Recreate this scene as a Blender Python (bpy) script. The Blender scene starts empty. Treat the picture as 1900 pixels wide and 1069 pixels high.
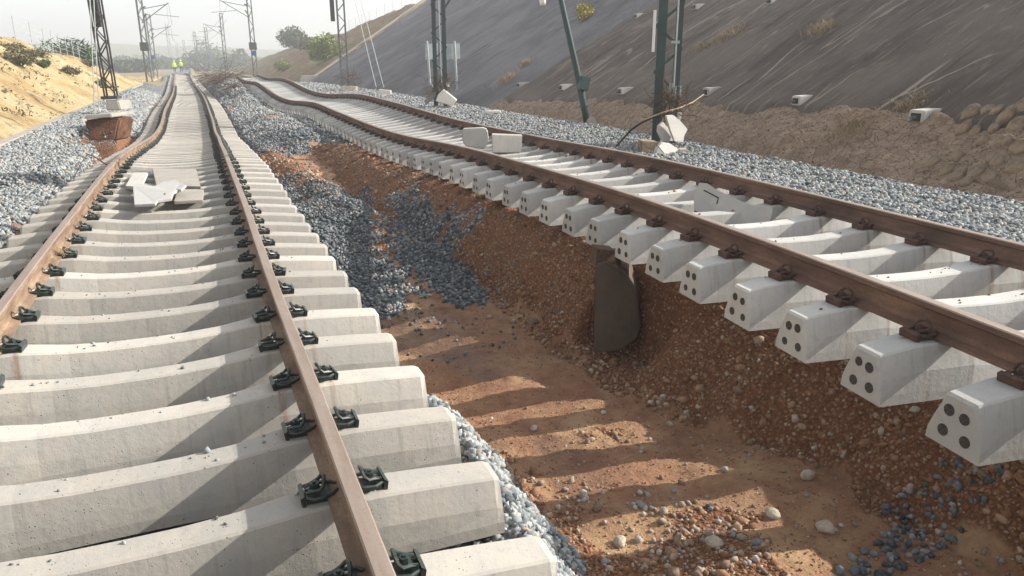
import bpy, math, random
import numpy as np
from mathutils import Vector, Matrix
random.seed(7); rng = np.random.default_rng(7)
S = bpy.context.scene
R = math.radians
# ------------------------------------------------------------------ camera
FPX, PITCH, YAW, CH = 1384.0, .2924, .3925, 1.5446
cd = bpy.data.cameras.new('camera'); cam = bpy.data.objects.new('camera', cd); S.collection.objects.link(cam)
cd.sensor_width = 36; cd.lens = 36 * FPX / 1900; cd.clip_start = .05; cd.clip_end = 3000
cam.location = (0, 0, CH); cam.rotation_euler = (math.pi/2 - PITCH, 0, -YAW)
S.camera = cam
# ------------------------------------------------------------------ light
SUN = Vector((1.75, -.30, 1)).normalized()
w = bpy.data.worlds.new('World'); S.world = w; w.use_nodes = True
nt = w.node_tree; nt.nodes.clear()
sky = nt.nodes.new('ShaderNodeTexSky'); sky.sky_type = 'NISHITA'; sky.sun_disc = False
sky.sun_elevation = math.asin(SUN.z); sky.sun_rotation = math.atan2(SUN.x, SUN.y)
sky.air_density = 1.0; sky.dust_density = 2.0; sky.ozone_density = 1.0; sky.altitude = 50
hs = nt.nodes.new('ShaderNodeHueSaturation'); hs.inputs['Saturation'].default_value = .22; hs.inputs['Value'].default_value = 1.0
bg = nt.nodes.new('ShaderNodeBackground'); bg.inputs['Strength'].default_value = .15
wo = nt.nodes.new('ShaderNodeOutputWorld')
nt.links.new(sky.outputs[0], hs.inputs['Color']); nt.links.new(hs.outputs[0], bg.inputs[0]); nt.links.new(bg.outputs[0], wo.inputs[0])
sd = bpy.data.lights.new('sun', 'SUN'); sd.energy = 4.3; sd.angle = R(.45); sd.color = (1, .94, .85)
so = bpy.data.objects.new('sun', sd); S.collection.objects.link(so)
so.rotation_euler = SUN.to_track_quat('Z', 'Y').to_euler(); so.location = (40, -10, 40)
S.view_settings.view_transform = 'Standard'; S.view_settings.look = 'None'
S.view_settings.gamma = 1; S.view_settings.use_curve_mapping = False
S.view_settings.exposure = .92
# ------------------------------------------------------------------ helpers
def ray(u, v):
    a = (u-950)/FPX; b = (534.5-v)/FPX
    F = math.cos(PITCH)+b*math.sin(PITCH); z = -math.sin(PITCH)+b*math.cos(PITCH)
    return np.array([a*math.cos(YAW)+F*math.sin(YAW), -a*math.sin(YAW)+F*math.cos(YAW), z])
O0 = np.array([0, 0, CH])
def at_z(u, v, z): r = ray(u, v); return O0 + (z-CH)/r[2]*r
def at_y(u, v, y): r = ray(u, v); return O0 + y/r[1]*r
def at_pl(u, v, a, b): r = ray(u, v); return O0 + (a-CH)/(r[2]-b*r[0])*r      # on z = a + b x
def tag(o, label=None, cat=None, group=None, kind=None):
    if label: o['label'] = label
    if cat: o['category'] = cat
    if group: o['group'] = group
    if kind: o['kind'] = kind
    return o
def link(o, parent=None):
    S.collection.objects.link(o)
    if parent is not None: o.parent = parent
    return o
def empty(name, loc=(0, 0, 0), rz=0, parent=None):
    o = bpy.data.objects.new(name, None); o.empty_display_size = .2
    o.location = loc; o.rotation_euler = (0, 0, rz); return link(o, parent)
def mesh_np(name, V, F, smooth=False):
    """V (n,3) array, F (m,k) array of equal-size faces"""
    V = np.asarray(V, np.float32); F = np.asarray(F, np.int32)
    me = bpy.data.meshes.new(name); k = F.shape[1]; m = len(F)
    me.vertices.add(len(V)); me.vertices.foreach_set('co', V.ravel())
    me.loops.add(m*k); me.loops.foreach_set('vertex_index', F.ravel())
    me.polygons.add(m); me.polygons.foreach_set('loop_start', np.arange(0, m*k, k, dtype=np.int32))
    if smooth: me.polygons.foreach_set('use_smooth', np.ones(m, bool))
    me.update(calc_edges=True); me.validate(); return me
def obj_np(name, V, F, mat, parent=None, smooth=False):
    me = mesh_np(name, V, F, smooth); me.materials.append(mat)
    return link(bpy.data.objects.new(name, me), parent)
class MB:
    def __init__(s): s.v = []; s.f = []
    def add(s, vs, fs):
        n = len(s.v); s.v += [tuple(v) for v in vs]; s.f += [tuple(i+n for i in f) for f in fs]; return s
    def box(s, c, d, M=None):
        x, y, z = d[0]/2, d[1]/2, d[2]/2
        vs = [Vector((i, j, k)) for k in (-z, z) for j in (-y, y) for i in (-x, x)]
        if M is not None: vs = [M @ v for v in vs]
        vs = [v+Vector(c) for v in vs]
        return s.add(vs, [(0, 2, 3, 1), (4, 5, 7, 6), (0, 1, 5, 4), (2, 6, 7, 3), (0, 4, 6, 2), (1, 3, 7, 5)])
    def bar(s, a, b, wd, th=None):
        a, b = Vector(a), Vector(b); th = th or wd; d = b-a; L = d.length
        if L < 1e-6: return s
        q = d.to_track_quat('Z', 'Y').to_matrix()
        return s.box((a+b)/2, (wd, th, L), q)
    def tube(s, pts, r, n=6, cap=True, r2=None):
        pts = [Vector(p) for p in pts]; rings = []; up = None
        for i, p in enumerate(pts):
            d = (pts[min(i+1, len(pts)-1)]-pts[max(i-1, 0)]).normalized()
            if up is None: up = d.orthogonal().normalized()
            else: up = (up-d*up.dot(d)); up = up.normalized() if up.length > 1e-6 else d.orthogonal().normalized()
            sd_ = d.cross(up); rr = r if r2 is None else r+(r2-r)*i/max(1, len(pts)-1)
            rings.append([p+(up*math.cos(2*math.pi*k/n)+sd_*math.sin(2*math.pi*k/n))*rr for k in range(n)])
        vs = [v for g in rings for v in g]; fs = []
        for i in range(len(rings)-1):
            for k in range(n):
                a = i*n+k; b = i*n+(k+1) % n; fs.append((a, b, b+n, a+n))
        if cap: fs.append(tuple(range(n-1, -1, -1))); fs.append(tuple((len(rings)-1)*n+k for k in range(n)))
        return s.add(vs, fs)
    def prism(s, poly, ext):
        """poly: list of 3-D points, ext: vector; closed extrusion"""
        n = len(poly); e = Vector(ext); a = [Vector(p) for p in poly]; b = [p+e for p in a]
        return s.add(a+b, [tuple(range(n-1, -1, -1)), tuple(range(n, 2*n))]+[(i, (i+1) % n, (i+1) % n+n, i+n) for i in range(n)])
    def build(s, name, mat, parent=None, smooth=False, loc=None, bevel=0):
        me = bpy.data.meshes.new(name); me.from_pydata(s.v, [], s.f); me.materials.append(mat)
        if smooth: me.polygons.foreach_set('use_smooth', [True]*len(me.polygons))
        import bmesh
        bm = bmesh.new(); bm.from_mesh(me)
        if bevel: bmesh.ops.bevel(bm, geom=list(bm.edges), offset=bevel, segments=2, affect='EDGES', clamp_overlap=True)
        bmesh.ops.recalc_face_normals(bm, faces=bm.faces); bm.to_mesh(me); bm.free()
        me.update(); o = bpy.data.objects.new(name, me)
        if loc is not None: o.location = loc
        return link(o, parent)
# value noise
_T = np.random.default_rng(3).random((64, 64))
def vn(x, y, s=0):
    x = np.asarray(x, float)+s*17.3; y = np.asarray(y, float)+s*9.1
    xi = np.floor(x).astype(int); yi = np.floor(y).astype(int); fx = x-xi; fy = y-yi
    fx = fx*fx*(3-2*fx); fy = fy*fy*(3-2*fy)
    g = lambda a, b: _T[(a+b//64*7) % 64, b % 64]
    return (g(xi, yi)*(1-fx)+g(xi+1, yi)*fx)*(1-fy)+(g(xi, yi+1)*(1-fx)+g(xi+1, yi+1)*fx)*fy-.5
def fbm(x, y, s=0, o=4):
    r = 0; a = 1
    for i in range(o): r = r+a*vn(x*2**i, y*2**i, s+i); a *= .5
    return r
def sst(a, b, x): t = np.clip((np.asarray(x, float)-a)/(b-a), 0, 1); return t*t*(3-2*t)
def mix(a, b, t): return a*(1-t)+b*t
# ------------------------------------------------------------------ materials
def newmat(name):
    m = bpy.data.materials.new(name); m.use_nodes = True; nt = m.node_tree; nt.nodes.clear()
    out = nt.nodes.new('ShaderNodeOutputMaterial'); b = nt.nodes.new('ShaderNodeBsdfPrincipled')
    nt.links.new(b.outputs[0], out.inputs[0]); return m, nt, b
class G:
    """small node-graph helper"""
    def __init__(s, name, rough=.9, spec=.2):
        s.m, s.nt, s.b = newmat(name); s.b.inputs['Roughness'].default_value = rough
        s.b.inputs['Specular IOR Level'].default_value = spec
    def n(s, t, **k):
        nd = s.nt.nodes.new('ShaderNode'+t)
        for a, v in k.items(): setattr(nd, a, v)
        return nd
    def l(s, a, b): s.nt.links.new(a, b)
    def put(s, sock, v):
        if isinstance(v, bpy.types.NodeSocket): s.l(v, sock)
        elif isinstance(v, (tuple, list)) and len(v) == 3 and sock.type == 'RGBA': sock.default_value = (*v, 1)
        else: sock.default_value = v
    def coord(s, kind='Object', scale=(1, 1, 1), rot=(0, 0, 0)):
        if kind == 'Pos': src = s.n('NewGeometry').outputs['Position']
        else: src = s.n('TexCoord').outputs[kind]
        mp = s.n('Mapping'); s.l(src, mp.inputs[0]); mp.inputs['Scale'].default_value = scale; mp.inputs['Rotation'].default_value = rot
        return mp.outputs[0]
    def noise(s, co, scale, detail=4, rough=.6, col=False):
        nd = s.n('TexNoise'); s.l(co, nd.inputs['Vector']); nd.inputs['Scale'].default_value = scale
        nd.inputs['Detail'].default_value = detail; nd.inputs['Roughness'].default_value = rough
        return nd.outputs['Color' if col else 'Fac']
    def voro(s, co, scale, feat='F1', out='Distance'):
        nd = s.n('TexVoronoi', feature=feat); s.l(co, nd.inputs['Vector']); nd.inputs['Scale'].default_value = scale
        return nd.outputs[out]
    def ramp(s, f, stops):
        nd = s.n('ValToRGB'); cr = nd.color_ramp
        while len(cr.elements) < len(stops): cr.elements.new(.5)
        for e, (p, c) in zip(cr.elements, stops):
            e.position = p; e.color = (*c, 1) if isinstance(c, (tuple, list)) else (c, c, c, 1)
        s.l(f, nd.inputs[0]); return nd.outputs[0]
    def mix(s, f, a, b, mode='MIX'):
        nd = s.n('MixRGB', blend_type=mode); s.put(nd.inputs[0], f); s.put(nd.inputs[1], a); s.put(nd.inputs[2], b); return nd.outputs[0]
    def math(s, op, a, b=0., clamp=False):
        nd = s.n('Math', operation=op); nd.use_clamp = clamp; s.put(nd.inputs[0], a); s.put(nd.inputs[1], b); return nd.outputs[0]
    def rng(s, f, a, b, c=0., d=1.):
        nd = s.n('MapRange', interpolation_type='SMOOTHSTEP'); s.put(nd.inputs[0], f)
        for i, v in zip((1, 2, 3, 4), (a, b, c, d)): nd.inputs[i].default_value = v
        return nd.outputs[0]
    def attr(s, name): nd = s.n('Attribute', attribute_name=name); return nd.outputs['Fac']
    def xyz(s, co):
        nd = s.n('SeparateXYZ'); s.l(co, nd.inputs[0]); return nd.outputs
    def bump(s, h, dist=.01, strength=1., prev=None):
        nd = s.n('Bump'); s.l(h, nd.inputs['Height']); nd.inputs['Distance'].default_value = dist; nd.inputs['Strength'].default_value = strength
        if prev is not None: s.l(prev, nd.inputs['Normal'])
        s.l(nd.outputs[0], s.b.inputs['Normal']); return nd.outputs[0]
    def col(s, c): s.put(s.b.inputs['Base Color'], c); return s
def plain(name, c, rough=.7, var=.15, sc=8, spec=.3, bump=.002, metal=0):
    g = G(name, rough, spec); co = g.coord(); f = g.noise(co, sc, 5)
    c1 = tuple(x*(1-var) for x in c); c2 = tuple(min(1, x*(1+var)) for x in c)
    g.col(g.ramp(f, [(.3, c1), (.7, c2)])); g.b.inputs['Metallic'].default_value = metal
    if bump: g.bump(g.noise(co, sc*5, 3), bump)
    return g.m
M = {}
# sleeper concrete: pores, streaks and rust under the clips
def mk_concrete(name, base, warm, stains=True, pores=1.):
    g = G(name, .88, .25); co = g.coord(); oi = g.n('ObjectInfo').outputs['Random']
    off = g.n('VectorMath', operation='ADD'); g.l(co, off.inputs[0])
    cm = g.n('CombineXYZ'); g.l(g.math('MULTIPLY', oi, 37.), cm.inputs[0]); g.l(g.math('MULTIPLY', oi, 11.), cm.inputs[1]); g.l(cm.outputs[0], off.inputs[1])
    c2 = off.outputs[0]
    n1 = g.noise(c2, 3.5, 6, .65); c = g.mix(g.rng(n1, .35, .7), base, warm)
    n2 = g.noise(c2, 22, 5, .7); c = g.mix(g.math('MULTIPLY', g.rng(n2, .5, .75), .35), c, tuple(x*.72 for x in base))
    # vertical run-down streaks on the sides
    mp = g.n('Mapping'); g.l(c2, mp.inputs[0]); mp.inputs['Scale'].default_value = (14, 1.2, 1.0)
    st = g.noise(mp.outputs[0], 2.0, 4, .6); nz = g.xyz(g.n('NewGeometry').outputs['True Normal'])[2]
    side = g.rng(nz, .75, .35)
    c = g.mix(g.math('MULTIPLY', g.math('MULTIPLY', g.rng(st, .5, .78), side), .42), c, tuple(x*.55 for x in base))
    # pores
    v = g.voro(c2, 58.); sel = g.noise(c2, 4.5, 4, .7); thr = g.noise(c2, 30., 2)
    pr = g.math('MULTIPLY', g.rng(g.math('ADD', v, g.math('MULTIPLY', thr, .5)), .42, .30), g.rng(sel, .44, .60)); pr = g.math('MULTIPLY', pr, pores)
    c = g.mix(g.math('MULTIPLY', pr, .7), c, (.09, .085, .075))
    v2 = g.voro(c2, 11.); pr2 = g.rng(v2, .06, .035); c = g.mix(g.math('MULTIPLY', pr2, .6*pores), c, (.1, .09, .08))
    if stains:
        x = g.xyz(g.coord())[0]; ax = g.math('ABSOLUTE', x)
        a = g.math('MULTIPLY', g.rng(g.math('ABSOLUTE', g.math('SUBTRACT', ax, .735)), .035, .004), 1.)
        b = g.rng(g.math('ABSOLUTE', g.math('SUBTRACT', ax, 1.015)), .03, .004)
        m_ = g.math('MULTIPLY', g.math('MAXIMUM', a, g.math('MULTIPLY', b, .5)), g.math('MULTIPLY', g.rng(st, .38, .6), g.rng(oi, .1, .6)))
        c = g.mix(g.math('MULTIPLY', m_, .55), c, (.23, .11, .04))
    br = g.rng(oi, 0., 1., .80, 1.06); vm = g.n('VectorMath', operation='SCALE'); g.l(c, vm.inputs[0]); g.l(br, vm.inputs['Scale'])
    g.col(vm.outputs[0])
    nb = g.bump(n2, .0035, .9); g.bump(g.math('SUBTRACT', 1., pr), .004, .8, nb)
    return g.m
M['conc_a'] = mk_concrete('sleeper concrete', (.40, .385, .352), (.47, .43, .375), pores=1.25)
M['conc_b'] = mk_concrete('pale sleeper concrete', (.44, .44, .42), (.50, .485, .455), pores=.7)
M['conc'] = mk_concrete('weathered concrete', (.29, .275, .25), (.37, .335, .285), stains=False)
M['conc_white'] = mk_concrete('white concrete', (.44, .43, .405), (.50, .47, .42), stains=False, pores=.9)
M['conc_dark'] = mk_concrete('muddy concrete', (.105, .082, .064), (.15, .105, .075), stains=False, pores=.3)
def mk_rail(name, c1, c2, c3):
    g = G(name, .72, .35); co = g.coord(scale=(1, .25, 1))
    n = g.noise(co, 5, 8, .72); n2 = g.noise(g.coord(), 70, 4, .7)
    c = g.ramp(n, [(.34, tuple(x*.75 for x in c1)), (.5, c2), (.64, tuple(x*1.25 for x in c3))])
    c = g.mix(g.math('MULTIPLY', g.rng(n2, .45, .7), .45), c, tuple(x*.5 for x in c1)); g.col(c)
    nb = g.bump(n2, .0015); g.bump(n, .001, 1, nb); return g.m
M['rust'] = mk_rail('rusty rail side', (.10, .058, .043), (.135, .078, .056), (.18, .105, .07))
M['rust_a'] = mk_rail('light rust rail side', (.145, .092, .062), (.205, .138, .092), (.26, .185, .125))
def mk_head(name):
    g = G(name, .55, .5); co = g.coord(scale=(1, .12, 1)); n = g.noise(co, 14, 6, .7); n2 = g.noise(g.coord(), 60, 4, .75)
    c = g.ramp(n, [(.3, (.21, .155, .12)), (.6, (.29, .24, .20)), (.8, (.26, .18, .125))])
    c = g.mix(g.rng(n2, .52, .72), c, (.27, .14, .07)); g.col(c); g.b.inputs['Metallic'].default_value = .25; g.bump(n2, .0008); return g.m
M['head'] = mk_head('rail head running surface')
M['clip_a'] = plain('black green clip steel', (.022, .034, .028), .42, .5, 30, .6, .0005)
M['clip_b'] = plain('rusted clip steel', (.075, .042, .032), .8, .4, 30, .3, .001)
M['plug'] = plain('dark wire end', (.055, .05, .045), .8, .6, 90, .3, .003)
M['green'] = plain('dark green mast paint', (.022, .052, .049), .5, .25, 3, .4, .0005)
M['galv'] = plain('galvanised steel', (.33, .37, .37), .5, .15, 6, .5, .0005)
M['steel_dark'] = plain('dark weathered steel', (.055, .052, .048), .6, .3, 6, .4, .0005)
M['grey_steel'] = plain('grey mast steel', (.16, .175, .17), .6, .25, 4, .4, .0005)
M['blue'] = plain('blue plate', (.05, .14, .33), .5, .15, 6)
M['white'] = plain('white sheet', (.42, .415, .40), .8, .05, 6)
M['black'] = plain('black plastic', (.015, .015, .016), .5, .2, 10)
M['hivis'] = plain('fluorescent yellow fabric', (.62, .86, .06), .8, .1, 10)
M['trouser'] = plain('dark trousers', (.03, .035, .06), .9, .1, 10)
M['skin'] = plain('skin', (.5, .3, .2), .6, .05, 10)
M['porcelain'] = plain('porcelain', (.75, .72, .68), .3, .05, 6, .6)
M['straw'] = plain('dry straw', (.36, .27, .15), .9, .35, 12)
M['twig'] = plain('dark wet reeds', (.09, .055, .035), .9, .45, 20)
M['slate'] = plain('grey rusty box', (.10, .12, .12), .6, .2, 5)
def mk_stone(name, stops, rough=.85, scale=30):
    g = G(name, rough, .3); ri = g.n('NewGeometry').outputs['Random Per Island']; c = g.ramp(ri, stops)
    co = g.coord('Pos'); n = g.noise(co, scale, 4, .7)
    c = g.mix(g.rng(n, .3, .7, 0, .7), c, g.mix(1., c, (.45, .45, .45), 'MULTIPLY')); g.col(c); g.bump(n, .004); return g.m
M['ballast'] = mk_stone('blue grey ballast stone', [(0, (.08, .09, .10)), (.2, (.16, .18, .19)), (.45, (.29, .315, .32)), (.7, (.35, .37, .365)), (.9, (.45, .45, .435)), (.97, (.35, .27, .20))])
M['ballast_dark'] = mk_stone('dark blue grey ballast stone', [(0, (.05, .058, .065)), (.4, (.115, .132, .145)), (.75, (.185, .205, .215)), (1, (.33, .335, .32))])
M['pebble'] = mk_stone('brown river pebble', [(0, (.20, .095, .050)), (.35, (.29, .155, .082)), (.7, (.36, .215, .125)), (.9, (.42, .30, .205)), (1, (.48, .41, .34))])
M['cobble'] = mk_stone('pale river cobble', [(0, (.24, .16, .11)), (.35, (.34, .26, .20)), (.65, (.42, .36, .30)), (.85, (.52, .48, .43)), (1, (.20, .21, .215))])
M['boulder'] = plain('pale boulder', (.42, .36, .29), .88, .4, 9, .25, .012)
M['earth'] = plain('dark red earth', (.125, .062, .036), .92, .65, 4, .2, .04)  # dark red brown with strongly varied tone
M['clod'] = mk_stone('dry soil clod', [(0, (.16, .105, .07)), (.5, (.27, .195, .135)), (1, (.42, .34, .25))])
M['pitch'] = plain('brown pitching stone', (.215, .165, .115), .92, .55, 4, .2, .02)
# ground: zones come from mask attributes
def mk_ground():
    g = G('washed out ground', .9, .25); co = g.coord('Pos')
    n1 = g.noise(co, .9, 6, .6); n2 = g.noise(co, 5., 7, .68); n3 = g.noise(co, 38., 5, .7)
    clay = g.ramp(n2, [(.25, (.19, .090, .054)), (.5, (.285, .152, .090)), (.75, (.38, .235, .135))])
    clay = g.mix(g.rng(n1, .42, .66), clay, g.mix(g.rng(n2, .4, .6), (.34, .20, .112), (.43, .285, .16)))
    v = g.n('TexVoronoi', feature='F1'); g.l(co, v.inputs['Vector']); v.inputs['Scale'].default_value = 34.
    cell = g.xyz(v.outputs['Color'])[0]
    peb = g.ramp(cell, [(0, (.21, .095, .048)), (.5, (.31, .158, .082)), (.85, (.37, .22, .13)), (1, (.45, .36, .27))])
    gapd = g.rng(v.outputs['Distance'], .25, .6); peb = g.mix(gapd, peb, (.20, .088, .044))
    vb = g.n('TexVoronoi', feature='F1'); g.l(co, vb.inputs['Vector']); vb.inputs['Scale'].default_value = 20.
    cb = g.xyz(vb.outputs['Color'])[0]
    bal = g.ramp(cb, [(0, (.10, .115, .125)), (.45, (.23, .255, .265)), (.8, (.40, .42, .41)), (1, (.60, .59, .56))])
    bal = g.mix(g.rng(vb.outputs['Distance'], .3, .62), bal, (.075, .08, .085))
    dry = g.ramp(n2, [(.3, (.17, .115, .078)), (.5, (.28, .20, .14)), (.72, (.40, .31, .22))])
    vc = g.voro(co, 5.5, 'DISTANCE_TO_EDGE'); dry = g.mix(g.math('MULTIPLY', g.rng(vc, .05, .0), .75), dry, (.10, .065, .042))
    far = g.ramp(n2, [(.3, (.20, .17, .10)), (.6, (.30, .25, .16)), (.8, (.16, .19, .08))])
    c = g.mix(g.attr('m_gravel_shade'), clay, peb); c = g.mix(g.attr('m_dry'), c, dry); c = g.mix(g.attr('m_ballast'), c, bal); c = g.mix(g.attr('m_far'), c, far)
    wet = g.attr('m_wet'); c = g.mix(wet, c, g.mix(1., c, (.62, .60, .62), 'MULTIPLY'))
    g.col(c); g.put(g.b.inputs['Roughness'], g.rng(wet, 0, 1, .92, .38))
    h = g.math('ADD', g.math('MULTIPLY', n3, .5), n2)
    nb = g.bump(h, .05, 1.)
    hb = g.math('MULTIPLY', g.math('SUBTRACT', 1., v.outputs['Distance']), g.attr('m_gravel_shade')); nb = g.bump(hb, .03, .9, nb)
    hb = g.math('MULTIPLY', g.math('SUBTRACT', 1., vb.outputs['Distance']), g.attr('m_ballast')); g.bump(hb, .05, .9, nb)
    return g.m
M['ground'] = mk_ground()
def mk_slope(name, cA, cB, cS, lines=()):
    g = G(name, .92, .2); co = g.coord('Pos'); st = g.coord('Pos', (.22, 2.6, .22), (0, 0, R(4)))
    n1 = g.noise(co, .5, 6, .62); n2 = g.noise(co, 6, 6, .7); n3 = g.noise(co, 45, 4, .7)
    s1 = g.noise(st, 1.6, 7, .7); s2 = g.noise(st, 5.5, 4, .6)
    c = g.mix(g.rng(n1, .35, .68), cA, cB)
    c = g.mix(g.math('MULTIPLY', g.rng(s1, .48, .66), .8), c, tuple(x*.5 for x in cA))
    c = g.mix(g.math('MULTIPLY', g.rng(s2, .57, .70), .75), c, cS)
    c = g.mix(g.math('MULTIPLY', g.rng(n2, .58, .75), .35), c, cS)
    s3 = g.noise(g.coord('Pos', (.10, 1.0, .10), (0, 0, R(3))), .55, 3, .5); ln = g.math('ABSOLUTE', g.math('SUBTRACT', s3, .52)); ln = g.math('MULTIPLY', g.rng(ln, .006, .001), g.rng(n1, .42, .55)); c = g.mix(g.math('MULTIPLY', ln, .8), c, tuple(x*1.25 for x in cS))
    n4 = g.noise(co, .16, 5, .6); c = g.mix(g.math('MULTIPLY', g.rng(n4, .45, .62), .5), c, tuple(x*1.5 for x in cB))
    v = g.voro(co, 7.); sp = g.math('MULTIPLY', g.rng(v, .12, .05), g.rng(n1, .5, .6)); c = g.mix(g.math('MULTIPLY', sp, .6), c, (.42, .40, .38))
    px = g.xyz(co)
    for (xa_, ya_), (xb_, yb_), wd in lines:      # pale wash marks running down the slope
        k_ = (yb_-ya_)/(xb_-xa_); d_ = g.math('SUBTRACT', g.math('SUBTRACT', px[1], g.math('MULTIPLY', px[0], k_)), ya_-k_*xa_)
        d_ = g.math('ADD', g.math('ABSOLUTE', d_), g.math('MULTIPLY', g.math('SUBTRACT', n2, .5), wd*1.6))
        m_ = g.math('MULTIPLY', g.rng(d_, wd, wd*.3), g.math('MULTIPLY', g.rng(px[0], min(xa_, xb_)-.1, min(xa_, xb_)+.3), g.rng(px[0], max(xa_, xb_)+.2, max(xa_, xb_)-.4)))
        c = g.mix(g.math('MULTIPLY', m_, .85), c, tuple(x*1.45 for x in cS))
    g.col(c); nb = g.bump(g.math('ADD', n2, g.math('MULTIPLY', n3, .4)), .07, .9); g.bump(s1, .10, .8, nb); return g.m
M['shot_near'] = mk_slope('brown grey sprayed concrete', (.100, .080, .065), (.145, .119, .099), (.27, .23, .19), [tuple((tuple(at_pl(u, v, .80-.56*9.9, .56)[:2]) for u, v in ((u1, v1), (u2, v2))))+(w_,) for u1, v1, u2, v2, w_ in ((1408, 108, 1548, -4, .045), (1590, 222, 1762, 106, .05), (1500, 178, 1590, 120, .025), (1640, 180, 1860, 95, .04), (1180, 80, 1240, 30, .03), (1330, 150, 1400, 100, .03), (1700, 40, 1790, -10, .03), (1010, 185, 1060, 145, .04), (1560, 60, 1600, 30, .03), (1100, 185, 1150, 150, .03))])
M['shot_far'] = mk_slope('blue grey sprayed concrete', (.12, .117, .124), (.165, .162, .17), (.25, .245, .24))
def mk_hill(name, stops, grass, gmin, sc=1.1):
    g = G(name, .95, .1); co = g.coord('Pos'); n1 = g.noise(co, .35, 7, .65); n2 = g.noise(co, sc*3, 7, .7); n3 = g.noise(co, 14, 5, .75)
    c = g.ramp(g.math('ADD', g.math('MULTIPLY', n1, .6), g.math('MULTIPLY', n2, .4)), stops)
    c = g.mix(g.math('MULTIPLY', g.rng(n3, .52, .7), .4), c, tuple(x*.55 for x in stops[0][1]))
    c = g.mix(g.rng(g.noise(co, .8, 6, .75), gmin, gmin+.08), c, grass); g.col(c)
    nb = g.bump(n2, .18, .9); g.bump(n3, .05, .9, nb); return g.m
M['sand'] = mk_hill('yellow sand embankment', [(.36, (.27, .16, .085)), (.46, (.38, .275, .135)), (.55, (.45, .36, .205)), (.68, (.52, .455, .32))], (.17, .15, .08), .58)
M['redsoil'] = mk_hill('red soil hillside', [(.36, (.17, .075, .045)), (.5, (.25, .13, .08)), (.62, (.32, .23, .13))], (.27, .25, .13), .47)
M['farhill'] = mk_hill('distant hill', [(.4, (.14, .15, .09)), (.6, (.22, .20, .13))], (.09, .12, .06), .5, .05)
def mk_leaf(name, stops):
    g = G(name, .7, .3); ri = g.n('NewGeometry').outputs['Random Per Island']; g.col(g.ramp(ri, stops)); return g.m
M['leaf_bright'] = mk_leaf('bright green leaves', [(0, (.09, .13, .02)), (.5, (.16, .21, .035)), (1, (.26, .30, .06))])
M['leaf_dark'] = mk_leaf('dark green leaves', [(0, (.025, .045, .02)), (.5, (.05, .085, .03)), (1, (.09, .13, .05))])
M['leaf_olive'] = mk_leaf('olive scrub leaves', [(0, (.06, .065, .035)), (.5, (.12, .115, .06)), (1, (.24, .20, .11))])
M['leaf_yellow'] = mk_leaf('yellow flowering leaves', [(0, (.12, .12, .02)), (.5, (.34, .27, .03)), (1, (.42, .36, .07))])
M['leaf_straw'] = mk_leaf('straw blades', [(0, (.16, .11, .06)), (.5, (.30, .22, .12)), (1, (.42, .33, .19))])
M['bark'] = plain('bark', (.10, .075, .05), .95, .3, 10)
# ------------------------------------------------------------------ track alignments: x, z of the rail top and cross tilt against y
KY = np.array([0, 3, 6, 9, 12, 15, 18, 22, 26, 30, 35, 40, 46, 52, 60, 70, 82, 95, 112, 132.])
TR = {
'A': ([-0.466, -0.467, -0.477, -0.451, -0.455, -0.447, -0.423, -0.368, -0.35, -0.31, -0.318, -0.31, -0.316, -0.337, -0.402, -0.528, -0.713, -0.876, -1.085, -1.773],
      [-0.084, -0.041, -0.005, 0.005, 0.017, -0.019, -0.15, -0.347, -0.502, -0.487, -0.341, -0.285, -0.277, -0.289, -0.302, -0.272, -0.18, -0.016, 0.192, 0.082],
      [-0.006, 0.002, -0.003, -0.034, -0.016, 0.003, 0.001, 0.003, 0.006, 0.005, -0.0, 0.0, 0.0, 0.0, -0.0, -0.001, -0.001, -0.002, -0.003, -0.003]),
'B': ([4.051, 4.424, 4.662, 4.74, 4.837, 4.905, 4.952, 4.974, 4.995, 5.028, 4.808, 4.602, 4.508, 4.546, 4.481, 4.635, 5.115, 5.736, 6.461, 7.139],
      [0.325, 0.325, 0.333, 0.328, 0.263, 0.187, 0.158, 0.215, 0.272, 0.279, 0.126, 0.202, 0.48, 0.548, 0.444, 0.547, 0.306, -0.114, -0.452, -0.542],
      [-0.008, -0.014, -0.009, 0.013, 0.025, 0.081, 0.118, 0.152, 0.162, 0.158, 0.134, 0.092, 0.086, 0.113, 0.107, 0.058, 0.032, 0.016, 0.008, 0.004]),
}
def _spl(v):
    v = np.array(v); n = len(KY); h = np.diff(KY); A = np.eye(n); b = np.zeros(n)
    for i in range(1, n-1):
        A[i, i-1] = h[i-1]; A[i, i] = 2*(h[i-1]+h[i]); A[i, i+1] = h[i]; b[i] = 6*((v[i+1]-v[i])/h[i]-(v[i]-v[i-1])/h[i-1])
    Mm = np.linalg.solve(A, b)
    def f(y):
        y = np.asarray(y, float); yc = np.clip(y, 0, 132); k = np.clip(np.searchsorted(KY, yc)-1, 0, n-2); t = yc-KY[k]; u = KY[k+1]-yc; H = h[k]
        r = Mm[k]*u**3/6/H+Mm[k+1]*t**3/6/H+(v[k]/H-Mm[k]*H/6)*u+(v[k+1]/H-Mm[k+1]*H/6)*t
        s0 = (v[1]-v[0])/3
        return r+np.where(y < 0, y*s0, 0)
    return f
FN = {k: [_spl(c) for c in v] for k, v in TR.items()}
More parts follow.
